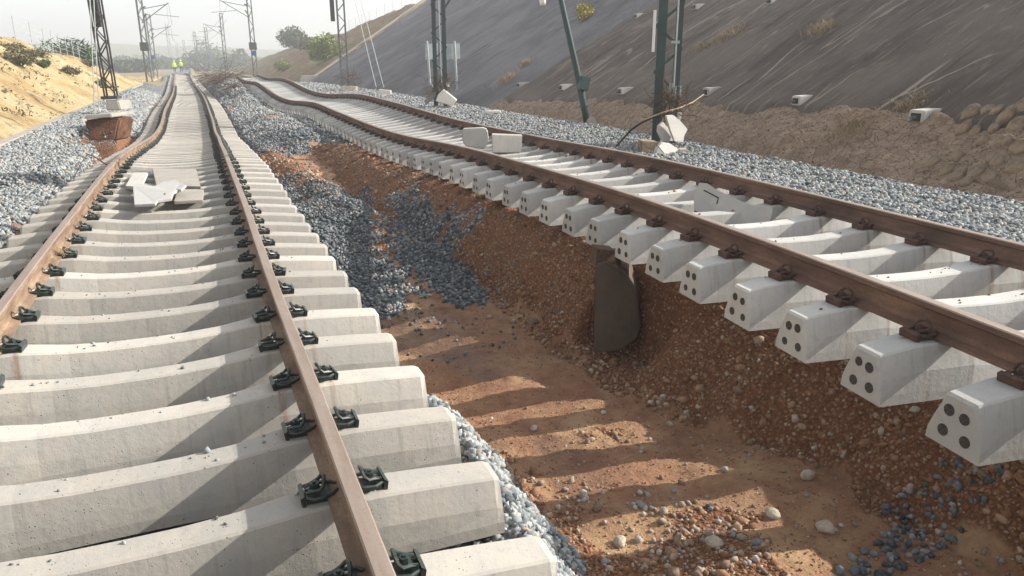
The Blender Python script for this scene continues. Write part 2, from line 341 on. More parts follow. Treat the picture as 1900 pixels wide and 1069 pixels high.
def pose(tr, y):
    """matrix with X to the right across the track, Y along it, Z up, origin mid-gauge at rail top"""
    fx, fz, fb = FN[tr]; e = .05
    t = Vector((float(fx(y+e)-fx(y-e)), 2*e, float(fz(y+e)-fz(y-e)))).normalized()
    n = t.cross(Vector((0, 0, 1))).normalized(); b = float(fb(y)); u = n.cross(t).normalized()
    n2 = n*math.cos(b)+u*math.sin(b); u2 = n2.cross(t).normalized()
    m = Matrix((n2, t, u2)).transposed().to_4x4(); m.translation = Vector((float(fx(y)), y, float(fz(y)))); return m
# ------------------------------------------------------------------ terrain
def inpoly(x, y, P):
    r = np.zeros(np.shape(x), bool); n = len(P)
    for i in range(n):
        x1, y1 = P[i]; x2, y2 = P[(i+1) % n]
        c = ((y1 > y) != (y2 > y)) & (x < (x2-x1)*(y-y1)/((y2-y1) or 1e-9)+x1); r ^= c
    return r
P1 = [(1.2, 19), (1.75, 16.5), (2.35, 14.6), (2.95, 14.3), (2.6, 12.3), (2.15, 10.6), (2.1, 8.6), (1.75, 7.8), (1.2, 7.6), (1.1, 12)]
P2 = [(2.35, 11.0), (3.0, 12.2), (3.3, 10.6), (2.9, 7.6), (2.5, 7.4), (2.2, 8.6)]
I = np.interp
def ztoe(y): return I(y, [-10, 5, 10, 15, 20, 24, 28], [1.05, .85, .75, .66, .50, .34, .12])
def xtoe(y): return I(y, [-10, 6, 10, 16, 21, 28], [9.6, 9.65, 10.0, 10.75, 10.95, 10.85])
def xwed(y): return I(y, [-10, 5, 8, 10.5, 14, 16, 21, 25, 28, 40, 77, 200], [8.4, 8.4, 8.6, 9.0, 9.6, 9.9, 10.1, 10.3, 10.4, 10.9, 10.7, 12])
def ground_z(x, y, detail=True):
    x = np.asarray(x, float); y = np.asarray(y, float)
    xa, za = FN['A'][0](y), FN['A'][1](y); xb, zb, bb = (f(y) for f in FN['B'])
    ua, ub = x-xa, x-xb
    zA = za-.54-.05*sst(14, 20, y)
    zB = zb+np.clip(ub, -1.3, 1.3)*np.sin(bb)-.53
    # left of track A
    zl = -.40+.16*sst(14.3, 14.8, y+.5*vn(x*1.5, y, 5))+.05*sst(-3, -4, x)
    zl = mix(zl, -.22, sst(40, 60, y)); sidew = mix(zl, za-.36, sst(-3.2, -1.5, ua)*sst(24, 30, y))
    z = mix(np.where(y > 24, sidew, zl), zA, sst(-1.9, -1.6, ua))
    wob = .35*vn(x*1.3, y*1.3, 8)+.15*vn(x*5, y*5, 9)
    hole = sst(-3.15, -2.95, x+wob*.4)*sst(-1.3, -1.5, ua)*sst(19.6, 20.6, y+wob)*sst(24.75, 24.6, y+wob*.12)
    hole2 = sst(-2.35, -2.2, x+wob*.3)*sst(-1.3, -1.5, ua)*sst(24.4, 24.8, y)*sst(31.5, 30.6, y+wob)
    z = mix(z, -1.25, np.maximum(hole, hole2*.8))
    # between the tracks
    F = I(y, [-8, 0, 3.5, 5, 8, 12, 16, 19], [-1.0, -1.02, -1.0, -1.12, -1.12, -.92, -.86, -.80])
    F = F+.05*fbm(x*.8, y*.8, 2, 3)
    rx = I(y, [10.5, 16.5, 24], [2.3, 1.95, 1.3]); F = F+.22*np.exp(-((x-rx-.12*vn(y*1.3, y*.2, 3))/.36)**2)*sst(9.8, 12, y)
    F = F+.20*np.exp(-((x-2.85)/.45)**2-((y-9.4)/1.3)**2)+.10*np.exp(-((x-1.6)/.4)**2-((y-12)/3)**2)
    F = F-.10*np.exp(-((x-1.6)/.4)**2-((y-6.8)/1.6)**2)
    flat = mix(za-.30, zB+.14, sst(1.3, 3.0, ua))+.10*fbm(x*.9, y*.5, 6, 3)
    mound = I(y, [44, 50, 56, 62, 70], [0, .15, .62, .55, 0])*np.exp(-((x-2.1-.02*(y-50))/1.15)**2); flat = flat+mound-.32*np.exp(-((x-2.0)/.8)**2-((y-46.5)/2.2)**2)
    F = mix(F, flat, sst(20.2, 21.8, y+1.0*wob+.25*(x-2)))
    wl = mix(.42, .35, sst(18, 22, y))*(1+.35*vn(y*2, y*.3, 4))
    nr = sst(4.5, 3.9, y+.6*vn(y*3, 1.5, 41)); wl = wl+.16*nr; m = mix(zA+.12*nr*sst(1.56, 1.68, ua), F, sst(0, 1, (ua-1.46-nr*(.12+.25*vn(y*2.3, 2.2, 42)))/wl)); mid = np.where(ua > 1.46, m, z)
    xt = np.where(y < 40, I(y, [0, 3, 4.8, 6, 9, 20, 24], [4.4, 4.5, 4.4, 3.95, 3.6, 3.5, 3.6]), xb-1.1)
    xf = np.where(y < 40, I(y, [0, 3.4, 4.6, 6.3, 8.2, 11, 14, 18, 24], [3.85, 3.55, 3.2, 3.05, 3.1, 2.8, 2.7, 2.8, 3.0]), xb-1.6)+.25*vn(y*1.7, y*.4, 11)
    xt = np.maximum(xt, xf+.3)
    t = np.clip((x-xf)/(xt-xf), 0, 1); t = t**.62; t = mix(t, sst(0, 1, t), .5)
    bz = mix(F, zB, t); mid = np.where(x > xf, bz, mid)
    z = np.where(ua > 1.46, mid, z)
    # right shoulder and soil wedge
    zs = I(y, [0, 8, 14, 20, 30, 60, 100], [.09, .07, .0, -.06, -.1, -.15, -.35])
    z = np.where(ub > 1.2, mix(zB, zs, sst(1.2, 1.55, ub)), z)
    xw = xwed(y)+.25*vn(y*.9, y*.2, 13)
    zt = np.where(y < 28, ztoe(y), -.12)
    tt = np.clip((x-xw)/np.maximum(xtoe(y)+.1-xw, .15), 0, 1)
    wz = mix(zs-.06, zt, tt**.85)
    z = np.where(x > xw-.3, mix(z, np.where(y < 28, wz, zs-.05), sst(-.3, .0, x-xw)), z)
    far = sst(85, 100, y); z = np.where(np.abs(x) > 14, -.55, z); z = mix(z, np.minimum(z, -.45), far*(np.abs(ua) > 2.2))
    if detail:
        a = np.where(ua < 1.3, .03, np.where(ub > 1.2, .045, .045)); z = z+a*fbm(x*3, y*3, 20, 4)+.012*fbm(x*18, y*18, 30, 2)
        z = z+np.where((x > xw) & (y < 28), .16, 0)*fbm(x*1.6, y*1.2, 33, 5)*sst(0, .25, x-xw)
        z = z+np.where((x > xf-.2) & (x < xt+.3) & (y < 24), 1, 0)*sst(-.2, .2, x-xf)*(.10*fbm(x*1.5, y*3.2, 40, 5)+.10*np.abs(vn(x*.8, y*2.2, 44))-.03)
        z = z+np.where((ua > 1.6) & (x < xf+.1), .05, 0)*fbm(x*1.4, y*1.4, 45, 4)*sst(1.6, 1.9, ua)
    notch = sst(2.75, 2.95, x)*sst(3.75, 3.6, x)*sst(5.0, 5.2, y)*sst(6.1, 6.0, y); z = mix(z, np.minimum(z, -1.08), notch)
    # nothing may rise through the sleepers
    cap = np.where((ua > -1.5) & (ua < 1.58), za-.48, 9); cap = np.minimum(cap, np.where(np.abs(ub) < 1.34, zb+ub*np.sin(bb)-.50, 9))
    return np.minimum(z, cap)
def masks(x, y):
    xa = FN['A'][0](y); xb = FN['B'][0](y); ua, ub = x-xa, x-xb
    wx = x+.5*vn(x*1.4, y*1.4, 50)+.34*vn(x*6, y*5, 51)+.2*vn(x*19, y*19, 48); wy = y+1.5*vn(x*1.1, y*1.1, 52)+.7*vn(x*5, y*5, 53)+.5*vn(x*17, y*17, 49)
    uw = ua+.22*vn(x*2.5, y*2.5, 54)
    xf = np.where(y < 40, I(y, [0, 3.4, 4.6, 6.3, 8.2, 11, 14, 18, 24], [3.85, 3.55, 3.2, 3.05, 3.1, 2.8, 2.7, 2.8, 3.0]), xb-1.6)
    ball = (uw < np.where(y < 4.3, 2.08, 1.80)) & (wx > -4.0) & ~((ua > 1.4) & (wy > 4.4) & (wy < 6.2)) | (inpoly(wx, wy, P1) | inpoly(wx, wy, P2)) | ((wy > 20.5) & (x < xb+1.2)) | (ub > 1.25) & (x+.2*vn(x*3, y*3, 55) < xwed(y)-.05)
    brown = ((wx > -2.25) & (wx < -1.75) & (wy > 9.6) & (wy < 10.9)) | ((x < 0) & (wy > 17.2) & (wy < 31) & (wx > -3.5) & (ground_z(x, y, False) < -.55))
    brown |= (ua > 1.3) & (x < 3.4) & (wy > 26) & (wy < 40) & (vn(x*1.2, y*.6, 60) > .22)
    ball &= ~brown
    grav_shade = (x > xf-.05+.3*vn(x*3, y*3, 56)) & (ub < -.2) & (y < 21) & ~(inpoly(wx, wy, P1) | inpoly(wx, wy, P2))
    grav_shade |= (x < 0) & (ground_z(x, y, False) < -.5) & (y > 18) & (y < 32) & (ua < -1.3)  # brown gravel tone in the hole also stands in for its shaded faces
    grav_shade |= (np.abs(x-I(y, [10.5, 16.5, 24], [2.3, 1.95, 1.3])) < .5+.3*vn(x*3, y*3, 58)) & (y > 10) & (y < 21.5)  # clay ridge takes the gravel tone so its shade sits in the colour
    grav_shade |= (uw > 2.08) & (wx < 2.6) & (wy < 3.45) & (vn(x*2, y*2, 57) > -.2)
    dry = (x > xwed(y)-.05) & (y < 30)
    far = (y > 78) & ((ua < -2) | (ua > 2.2)) | (x < -12) | (x > 13)
    wet = sst(.5, 0, np.abs(ua-2.1)-.45)*sst(3.2, 4.6, y)*sst(11, 8.5, y)*sst(-.12, .12, fbm(x*1.1, y*.8, 61, 3)+.08)
    return ball*1., grav_shade*1., dry*1., far*1., wet
def grid_obj(name, xs, ys, fz, mat, kind='structure', attrs=None, smooth=True):
    X, Y = np.meshgrid(xs, ys); Z = fz(X, Y); V = np.stack([X.ravel(), Y.ravel(), Z.ravel()], 1)
    nx, ny = len(xs), len(ys); i = np.arange(ny-1)[:, None]*nx+np.arange(nx-1)[None]; i = i.ravel()
    F = np.stack([i, i+1, i+1+nx, i+nx], 1); o = obj_np(name, V, F, mat, smooth=smooth)
    if attrs:
        for k, a in zip(('m_ballast', 'm_gravel_shade', 'm_dry', 'm_far', 'm_wet'), attrs(X.ravel(), Y.ravel())):
            at = o.data.attributes.new(k, 'FLOAT', 'POINT'); at.data.foreach_set('value', np.asarray(a, np.float32))
    return tag(o, kind=kind)
def steps(a, b, d0, k=0.):
    r = [a]
    while r[-1] < b: r.append(r[-1]+d0*(1+k*max(0, r[-1]-a)))
    return r
xs = np.array([-430, -250, -120, -60, -30, -16, -10, -7, -5.5]+steps(-4.8, .9, .07)+steps(.95, 4.4, .035)+steps(4.45, 11.2, .07)+[11.8, 13, 16, 20, 30, 60, 120, 250, 430])
ys = np.array([-45, -20, -8, -4, -1]+steps(0, 2, .1)+steps(2.05, 13, .04)+steps(13.05, 28, .07)+steps(28.1, 95, .12, .04)+[100, 106, 115, 125, 140, 170, 220, 300, 400, 520, 690])
ground = grid_obj('ground', xs, ys, ground_z, M['ground'], attrs=masks)
tag(ground, 'washed out railway bed of red clay, brown gravel and blue grey ballast')
# right cutting: sprayed concrete in two sheets, hillside beyond
SL = .56
def near_z(x, y):
    z = ztoe(y)+SL*(x-xtoe(y)); c = 4.9; z = np.minimum(z, c+.03*(x-17))
    return z+.16*fbm(x*.35, y*1.1, 70, 5)+.05*fbm(x*.5, y*5, 71, 4)+.03*fbm(x*4, y*4, 72, 3)
xs = np.array(steps(0, 7.6, .10)+[8, 9, 12, 20, 45])
def sheet(name, ys, xt, fz, mat, xs=xs, skirt=1.2, label=None):
    X = xs[None]+xt(ys)[:, None]; Y = np.repeat(ys[:, None], len(xs), 1); Z = fz(X, Y); Z[:, 0] -= .1
    X = np.concatenate([X[:, :1], X, X[:, -1:]], 1); Y = np.concatenate([Y[:, :1], Y, Y[:, -1:]], 1); Z = np.concatenate([Z[:, :1]-skirt, Z, Z[:, -1:]-skirt], 1)
    X = np.concatenate([X[:1], X, X[-1:]], 0); Y = np.concatenate([Y[:1], Y, Y[-1:]], 0); Z = np.concatenate([Z[:1]-skirt, Z, Z[-1:]-skirt], 0)
    ny, nx = X.shape; i = (np.arange(ny-1)[:, None]*nx+np.arange(nx-1)[None]).ravel()
    o = obj_np(name, np.stack([X.ravel(), Y.ravel(), Z.ravel()], 1), np.stack([i, i+1, i+1+nx, i+nx], 1), mat, smooth=True)
    return tag(o, label, kind='structure')
ysn = np.array([-30, -15, -5]+steps(-1, 27.2, .11))
sheet('concrete_slope', ysn, lambda y: xtoe(y), near_z, M['shot_near'], label='brown grey sprayed concrete cutting slope on the near right')
def far_z(x, y):
    z = .0+.58*(x-10.9); z = np.minimum(z, 9.2+.02*(x-26)); return z+.14*fbm(x*.4, y*.5, 75, 5)+.05*fbm(x*.6, y*3, 76, 4)+.03*fbm(x*3, y*3, 77, 3)
ysf = np.array(steps(26.2, 60, .25)+steps(60.3, 77, .4))
xf2 = np.array(steps(0, 9, .16)+steps(9.3, 16.6, .35)+[18, 25, 45])
o = sheet('concrete_slope', ysf, lambda y: np.full(len(y), 10.5), far_z, M['shot_far'], xs=xf2, label='blue grey sprayed concrete cutting slope farther along')
for v in o.data.vertices:                       # the far end runs back as it climbs
    if v.co.y > 60: v.co.y += (v.co.y-60)/17*max(0, v.co.x-10.7)*.62
def edge_pts(n=26): return [Vector((x, 77+max(0, x-10.7)*.62+.1, float(.58*(x-10.9))+.12)) for x in np.linspace(10.6, 26, n)]
mb = MB(); P = edge_pts()
for a, b in zip(P[:-1], P[1:]): mb.bar(a, b, .30, .30)
tag(mb.build('concrete_edge_beam', M['conc']), 'pale concrete edge beam climbing along the far end of the grey slope', 'edge beam')
def hill_z(x, y):
    zc = I(y, [70, 87, 103, 112, 132, 170, 203, 260, 330], [8.6, 8.2, 7.0, 5.9, 5.7, 4.0, .9, 0, -.3])
    z = .58*(x-10.75); z = z-.0; zc = zc+.5*fbm(x*.1, y*.08, 80, 3); z = np.minimum(z, zc+.015*(x-20)); return z+.35*fbm(x*.3, y*.2, 81, 5)+.10*fbm(x*1.3, y*1.3, 82, 3)*sst(11, 12, x)
xh = np.array(steps(0, 18, .35)+[20, 24, 30, 45, 70])
X0 = np.array(steps(76, 130, .5)+steps(131, 330, 2.5))
o = sheet('hillside', X0, lambda y: np.full(len(y), 10.2), hill_z, M['redsoil'], xs=xh, label='red soil hillside with dry grass beyond the concrete slope')
for v in o.data.vertices:
    v.co.y += max(0, v.co.x-10.7)*.62*max(0, 1-(v.co.y-76)/60)+.25*0
# left sand embankment
def sand_z(x, y):
    zc = I(y, [-10, 20, 42, 47, 51, 55, 63, 68, 75, 90, 140], [3.4, 3.3, 3.05, 2.9, 2.7, 2.2, 1.8, 1.05, .15, -.3, -.4])
    s = -.28+.70*(-4.15-x); s = np.maximum(s, -.28); k = .35; h = np.clip(.5+.5*(zc-s)/k, 0, 1); z = zc*(1-h)+s*h-k*h*(1-h)
    z = z+.005*(x+9)*(x < -9)
    return z+.28*fbm(x*.5, y*.4, 90, 5)*sst(-4.3, -5.2, x)+.10*fbm(x*1.6, y*1.0, 91, 4)*sst(-4.1, -4.6, x)+.03*fbm(x*7, y*7, 92, 2)
xl = -np.array(steps(0, 7, .10)+[7.6, 9, 12, 18, 30, 60])[::-1]
o = sheet('sand_embankment', np.array([-20, 0]+steps(6, 60, .16)+steps(60.3, 130, .5)), lambda y: np.full(len(y), -4.08), sand_z, M['sand'], xs=xl, skirt=.6, label='yellow sand embankment left of the tracks')
# far hills
mb = MB(); n = 60; xx = np.linspace(-430, 430, n)
yy = [470, 520, 580, 660]; zz = lambda x, j: [-.8, 9+7*vn(x*.012, 1.5, 95)+3*vn(x*.04, 2, 96), 14+12*vn(x*.008, 3, 97)+3*vn(x*.03, 2, 98), -1][j]*(1 if j in (0, 3) else .9)
vs = [(x, yy[j], float(zz(x, j))) for j in range(4) for x in xx]
mb.add(vs, [(j*n+i, j*n+i+1, (j+1)*n+i+1, (j+1)*n+i) for j in range(3) for i in range(n-1)])
tag(mb.build('hills', M['farhill'], smooth=True), kind='structure')
# ------------------------------------------------------------------ the two tracks
LEN = 2.6
def sleeper_mesh(name, mat, el=1.3, er=1.3):
    st = [-1.30, -1.285, -1.16, -1.03, -.72, -.60, -.45, -.22, 0]; st = st+[-x for x in st[-2::-1]]
    def prof(x):
        a = abs(x)
        top = I(a, [0, .22, .45, .60, .72, 1.03, 1.16, 1.285, 1.30], [-.052, -.050, -.036, -.016, 0, 0, -.018, -.040, -.052])
        ht = I(a, [0, .45, .72, 1.03, 1.285, 1.30], [.072, .074, .088, .088, .080, .070]); hm = I(a, [0, .45, .72, 1.03, 1.3], [.104, .108, .128, .132, .125]); hb = I(a, [0, .45, .72, 1.3], [.118, .125, .146, .148])
        bot = -.295; mid = top-.13
        return [(-hb, bot), (-hb+.004, bot+.055), (-hm, mid), (-ht-.006, top-.010), (-ht+.004, top), (ht-.004, top), (ht+.006, top-.010), (hm, mid), (hb-.004, bot+.055), (hb, bot)]
    V = []; F = []
    ex = lambda x: x if abs(x) <= 1.03 else math.copysign(1.03+(abs(x)-1.03)*((er if x > 0 else el)-1.03)/.27, x)
    for x in st: V += [(ex(x), p[0], p[1]) for p in prof(x)]
    k = 10
    for i in range(len(st)-1):
        for j in range(k):
            a = i*k+j; b = i*k+(j+1) % k; F.append((a, b, b+k, a+k))
    F.append(tuple(range(k-1, -1, -1))); F.append(tuple((len(st)-1)*k+j for j in range(k)))
    mb = MB(); mb.add(V, F); o = mb.build(name, mat); me = o.data; bpy.data.objects.remove(o); return me
def clip_mesh(name, mat):
    mb = MB(); s = .94
    mb.box((.045, 0, .010), (.090, .100, .020)); mb.prism([(.094, -.062, 0), (.112, -.066, 0), (.118, -.066, .040), (.100, -.060, .052)], (0, .128, 0)); mb.box((-.006, 0, .017), (.022, .085, .03))
    for k, (r, z0, z1) in enumerate(((.031, .038, .045), (.0215, .045, .074), (.010, .074, .084))):
        n = 6 if k else 10; mb.prism([(.048+r*math.cos(2*math.pi*i/n), r*math.sin(2*math.pi*i/n), z0) for i in range(n)], (0, 0, z1-z0))
    half = [(-.048, -.026, .034), (-.028, -.048, .036), (.012, -.062, .034), (.058, -.066, .030), (.092, -.052, .036), (.090, -.030, .044), (.064, -.034, .052), (.030, -.048, .060), (.014, -.046, .078), (.008, -.028, .094), (.006, 0, .101)]
    pts = half+[(x, -y, z) for x, y, z in half[-2::-1]]
    mb.tube(pts, .0092, 6)
    mb.v = [tuple(c*s for c in v) for v in mb.v]
    o = mb.build(name, mat); me = o.data; bpy.data.objects.remove(o); return me
def disc_mesh(name):
    mb = MB(); n = 12; mb.prism([(0, .027*math.cos(2*math.pi*i/n), .027*math.sin(2*math.pi*i/n)) for i in range(n)], (.012, 0, 0))
    o = mb.build(name, M['plug']); me = o.data; bpy.data.objects.remove(o); return me
PROF = [(-.029, 0), (.029, 0), (.0355, -.007), (.036, -.034), (.012, -.047), (.0085, -.075), (.0085, -.115), (.018, -.140), (.069, -.156), (.070, -.168), (-.070, -.168), (-.069, -.156), (-.018, -.140), (-.0085, -.115), (-.0085, -.075), (-.012, -.047), (-.036, -.034), (-.0355, -.007)]
def rail(tr, side, y0, y1, root, mats, off=0., label=None, dz=0.):
    ysr = []; y = y0
    while y < y1: ysr.append(y); y += .25 if y < 20 else (.5 if y < 60 else 1.)
    ysr.append(y1); V = []; F = []; k = len(PROF)
    for y in ysr:
        m = pose(tr, y)
        for px, pz in PROF: V.append(m @ Vector((side*.87+px+off, 0, pz+dz)))
    for i in range(len(ysr)-1):
        for j in range(k):
            a = i*k+j; b = i*k+(j+1) % k; F.append((a, a+k, b+k, b))
    F.append(tuple(range(k))); F.append(tuple((len(ysr)-1)*k+j for j in range(k-1, -1, -1)))
    me = bpy.data.meshes.new('rail'); rl = root.location; me.from_pydata([tuple(v-rl) for v in V], [], F)
    me.materials.append(mats[0]); me.materials.append(mats[1])
    for p in me.polygons:
        j = p.index % k if p.index < (len(ysr)-1)*k else 9
        p.material_index = 1 if j in (0, 1, 17) else 0
    import bmesh; bm = bmesh.new(); bm.from_mesh(me); bmesh.ops.recalc_face_normals(bm, faces=bm.faces); bm.to_mesh(me); bm.free()
    o = link(bpy.data.objects.new('rail', me), root)
    if label: o['label'] = label
    return o
def put(o, mat, parent, pinv): S.collection.objects.link(o); o.parent = parent; o.matrix_local = pinv @ mat; return o
def track(tr, y0, y1, phase, smat, cmat, label, group, nclip, plugs):
    root = empty('railway_track', (float(FN[tr][0](5)), 0, float(FN[tr][1](5))-.42)); tag(root, label, 'railway track', group)
    rinv = Matrix.Translation(root.location).inverted()
    sm = sleeper_mesh('sleeper', M[smat], *((1.46, 1.56) if tr == 'A' else (1.3, 1.3))); cm = clip_mesh('fastening', M[cmat]); dm = disc_mesh('wire_end')
    rest = MB(); y = phase+.6*math.ceil((y0-phase)/.6); i = 0; plugrest = MB()
    r2 = random.Random(5 if tr == 'A' else 6)
    while y < y1:
        m = pose(tr, y) @ Matrix.Translation((r2.uniform(-.012, .012), r2.uniform(-.012, .012), -.176)) @ Matrix.Rotation(R(r2.uniform(-.5, .5)), 4, 'Z')
        s = put(bpy.data.objects.new('sleeper', sm), m, root, rinv)
        for sd_ in (-1, 1):
            for d in (-1, 1):
                lm = Matrix.Translation((sd_*.87+d*.072, 0, .0005)) @ Matrix.Rotation((0 if d > 0 else math.pi)+R(r2.gauss(0, 3)), 4, 'Z')
                if y > 1.4 and i_n(y) < nclip:
                    c = bpy.data.objects.new('fastening', cm); S.collection.objects.link(c); c.parent = s; c.matrix_local = lm
                elif y > 1.4 and y < 75:
                    mm = rinv @ m @ lm
                    rest.box(mm @ Vector((.055, 0, .03)), (.13, .13, .075), mm.to_3x3()); rest.box(mm @ Vector((-.02, 0, .035)), (.05, .10, .03), mm.to_3x3())
        if plugs and y < 24:
            for k, (py, pz) in enumerate(((-.042, -.120), (.042, -.120), (-.062, -.225), (.062, -.225))):
                lm = Matrix.Translation((-1.3035, py+r2.uniform(-.004, .004), pz+r2.uniform(-.005, .005))) @ Matrix.Diagonal((1, *([r2.uniform(.88, 1.06)]*2), 1))
                if y < 12.5:
                    c = bpy.data.objects.new('wire_end', dm); S.collection.objects.link(c); c.parent = s; c.matrix_local = lm
                else:
                    mm = rinv @ m @ lm; n = 8; plugrest.prism([mm @ Vector((0, .027*math.cos(2*math.pi*q/n), .027*math.sin(2*math.pi*q/n))) for q in range(n)], mm.to_3x3() @ Vector((.01, 0, 0)))
        y += .6
    if rest.v: tag(rest.build('fastening', M[cmat], root), kind='stuff')
    if plugrest.v: tag(plugrest.build('wire_end', M['plug'], root), kind='stuff')
    return root
def i_n(y): return int(y/.6)
ra = track('A', -1.5, 131, 2.2818, 'conc_a', 'clip_a', 'left railway track with light rust rails and dark clips, running to the distant workers', 'railway tracks', 56, False)
rail('A', 1, -2, 131.5, ra, (M['rust_a'], M['head'])); rail('A', -1, -2, 13.86, ra, (M['rust_a'], M['head'])); rail('A', -1, 13.868, 131.5, ra, (M['rust_a'], M['head']), off=.006, dz=.004)
rb = track('B', -3.5, 88, 2.4665, 'conc_b', 'clip_b', 'right railway track with dark brown rails and sleeper ends overhanging the pit', 'railway tracks', 56, True)
rail('B', -1, -4, 88.5, rb, (M['rust'], M['head'])); rail('B', 1, -4, 88.5, rb, (M['rust'], M['head']))
# ------------------------------------------------------------------ scattered stone: one joined object per kind of ground
def _rocks(k, seed, rounded):
    import bmesh
    r = np.random.default_rng(seed); out = []
    for i in range(k):
        bm = bmesh.new(); bmesh.ops.create_icosphere(bm, subdivisions=1, radius=1); V = np.array([v.co[:] for v in bm.verts]); Fc = np.array([[v.index for v in f.verts] for f in bm.faces]); bm.free()
        if rounded: V = V*(1+.14*(r.random((len(V), 1))-.5)); V = V*np.array([1, .8, .6])*(1+.25*(r.random(3)-.5))
        else: V = V*(1+.95*(r.random((len(V), 1))-.5)); V = V*np.array([1.1, .74, .58])*(1+.4*(r.random(3)-.5)); V = np.clip(V, -r.uniform(.5, .8, 3), r.uniform(.5, .8, 3))*1.3
        out.append((V, Fc))
    return out
RA, RB = _rocks(9, 1, False), _rocks(9, 2, True)
def scatter(name, x, y, size, mat, label, tmpl=RA, sink=.25, z=None, flat=False):
    n = len(x); z = ground_z(x, y) if z is None else z; a = rng.random((n, 3))*2*math.pi
    if flat: a[:, 0] *= .08; a[:, 1] *= .08
    ca, sa = np.cos(a), np.sin(a)
    Rz = np.zeros((n, 3, 3)); Rz[:, 0, 0] = ca[:, 2]; Rz[:, 0, 1] = -sa[:, 2]; Rz[:, 1, 0] = sa[:, 2]; Rz[:, 1, 1] = ca[:, 2]; Rz[:, 2, 2] = 1
    Rx = np.zeros((n, 3, 3)); Rx[:, 0, 0] = 1; Rx[:, 1, 1] = ca[:, 0]; Rx[:, 1, 2] = -sa[:, 0]; Rx[:, 2, 1] = sa[:, 0]; Rx[:, 2, 2] = ca[:, 0]
    Ry = np.zeros((n, 3, 3)); Ry[:, 1, 1] = 1; Ry[:, 0, 0] = ca[:, 1]; Ry[:, 0, 2] = sa[:, 1]; Ry[:, 2, 0] = -sa[:, 1]; Ry[:, 2, 2] = ca[:, 1]
    Rm = Rz @ Rx @ Ry; pick = rng.integers(0, len(tmpl), n); Vs = []; Fs = []; off = 0
    for k, (tv, tf) in enumerate(tmpl):
        s = np.where(pick == k)[0]
        if not len(s): continue
        v = np.einsum('nij,vj->nvi', Rm[s], tv)*(size[s]/2)[:, None, None]
        v += np.stack([x[s], y[s], z[s]+size[s]*(.5-sink)*.6], 1)[:, None]
        Vs.append(v.reshape(-1, 3)); Fs.append((tf[None]+(np.arange(len(s))*len(tv))[:, None, None]+off).reshape(-1, 3)); off += len(s)*len(tv)
    o = obj_np(name, np.concatenate(Vs), np.concatenate(Fs), mat); return tag(o, label, kind='stuff')
def sample(n, x0, x1, y0, y1, fn, ypow=1.):
    """more samples near the camera; fn(x, y) -> probability"""
    u = rng.random(n); y = ((y0**(1-ypow))*(1-u)+(y1**(1-ypow))*u)**(1/(1-ypow)) if ypow != 1 else y0*(y1/y0)**u
    x = rng.uniform(x0, x1, n); k = rng.random(n) < fn(x, y); return x[k], y[k]
_m = lambda x, y: masks(x, y)
def sz(y, a, b): return rng.uniform(a, b, len(y))*np.maximum(1, y/15)**.8
x, y = sample(46000, 6.1, 11.0, 3.0, 75, lambda x, y: _m(x, y)[0], 1.45)
scatter('ballast_stones', x, y, sz(y, .035, .075), M['ballast'], 'blue grey ballast stones banked along the right shoulder')
x, y = sample(46000, -4.0, -1.6, 7.0, 60, lambda x, y: _m(x, y)[0], 1.3)
scatter('ballast_stones', x, y, sz(y, .035, .075), M['ballast'], 'blue grey ballast stones left of the tracks')
def mid(x, y):
    b = _m(x, y)[0]; return b*((x-FN['A'][0](y)) > 1.5)*((x-FN['B'][0](y)) < -1.0)
x, y = sample(60000, .7, 4.2, 1.6, 60, mid, 1.25)
k = inpoly(x, y, P1) | inpoly(x, y, P2) | ((y > 19.5) & (y < 24)); k2 = ~k
scatter('ballast_stones', x[k], y[k], sz(y[k], .035, .07), M['ballast_dark'], 'dark blue grey ballast stones washed into the pit')
scatter('ballast_stones', x[k2], y[k2], sz(y[k2], .03, .065), M['ballast'], 'pale ballast stones along the sleeper ends and between the tracks')
x, y = sample(4200, 1.15, 4.3, 6.2, 21, lambda x, y: (1-_m(x, y)[0])*((x-FN['A'][0](y)) > 1.5)*(.12+.9*np.clip(vn(x*1.5, y*1.1, 107)+.05*(y-7), 0, .4)), 1.2)
scatter('ballast_stones', x, y, sz(y, .022, .055), M['ballast_dark'], 'stray ballast stones thinning out over the clay')
x, y = sample(60000, 1.2, 4.6, 1.5, 21, lambda x, y: _m(x, y)[1]*(.35+.65*(vn(x*1.7, y*2.6, 110)+.5*vn(x*6, y*6, 111) > -.02)), 1.2)
scatter('pebbles', x, y, np.minimum(.10, rng.lognormal(-3.98, .58, len(x)))*np.maximum(1, y/10), M['pebble'], 'brown rounded pebbles in the gravel bank', RB+RA, .45)
# pale cobbles strewn over the pit floor
def cob(x, y):
    return np.where(y < 4.3, .15+.9*(vn(x*1.6, y*1.6, 101) > .0), .06)*((x-FN['A'][0](y)) > 1.7)*(1-_m(x, y)[0])*np.where((y > 2.6) & (y < 3.7) & (x > 1.4) & (x < 2.9), 1, .35)
x, y = sample(5200, 1.2, 4.2, 1.5, 9, cob, 1.6)
scatter('cobbles', x, y, np.minimum(.085, rng.lognormal(-3.6, .5, len(x))), M['cobble'], 'pale washed cobbles strewn over the pit floor', RB+RA, .3)
x, y = sample(20000, 1.2, 4.2, 1.5, 14, lambda x, y: .5*((x-FN['A'][0](y)) > 1.7)*(1-_m(x, y)[0]), 1.3)
scatter('pebbles', x, y, rng.uniform(.006, .022, len(x)), M['pebble'], 'small brown grit lying on the clay floor', RB, .3)
x, y = sample(1000, 2.55, 4.3, 2.3, 3.6, lambda x, y: (vn(x*2, y*2, 105) > -.15)*(np.abs(y-(2.25+.9*(3.9-x)*.55)) < .35)*1., 1.1)
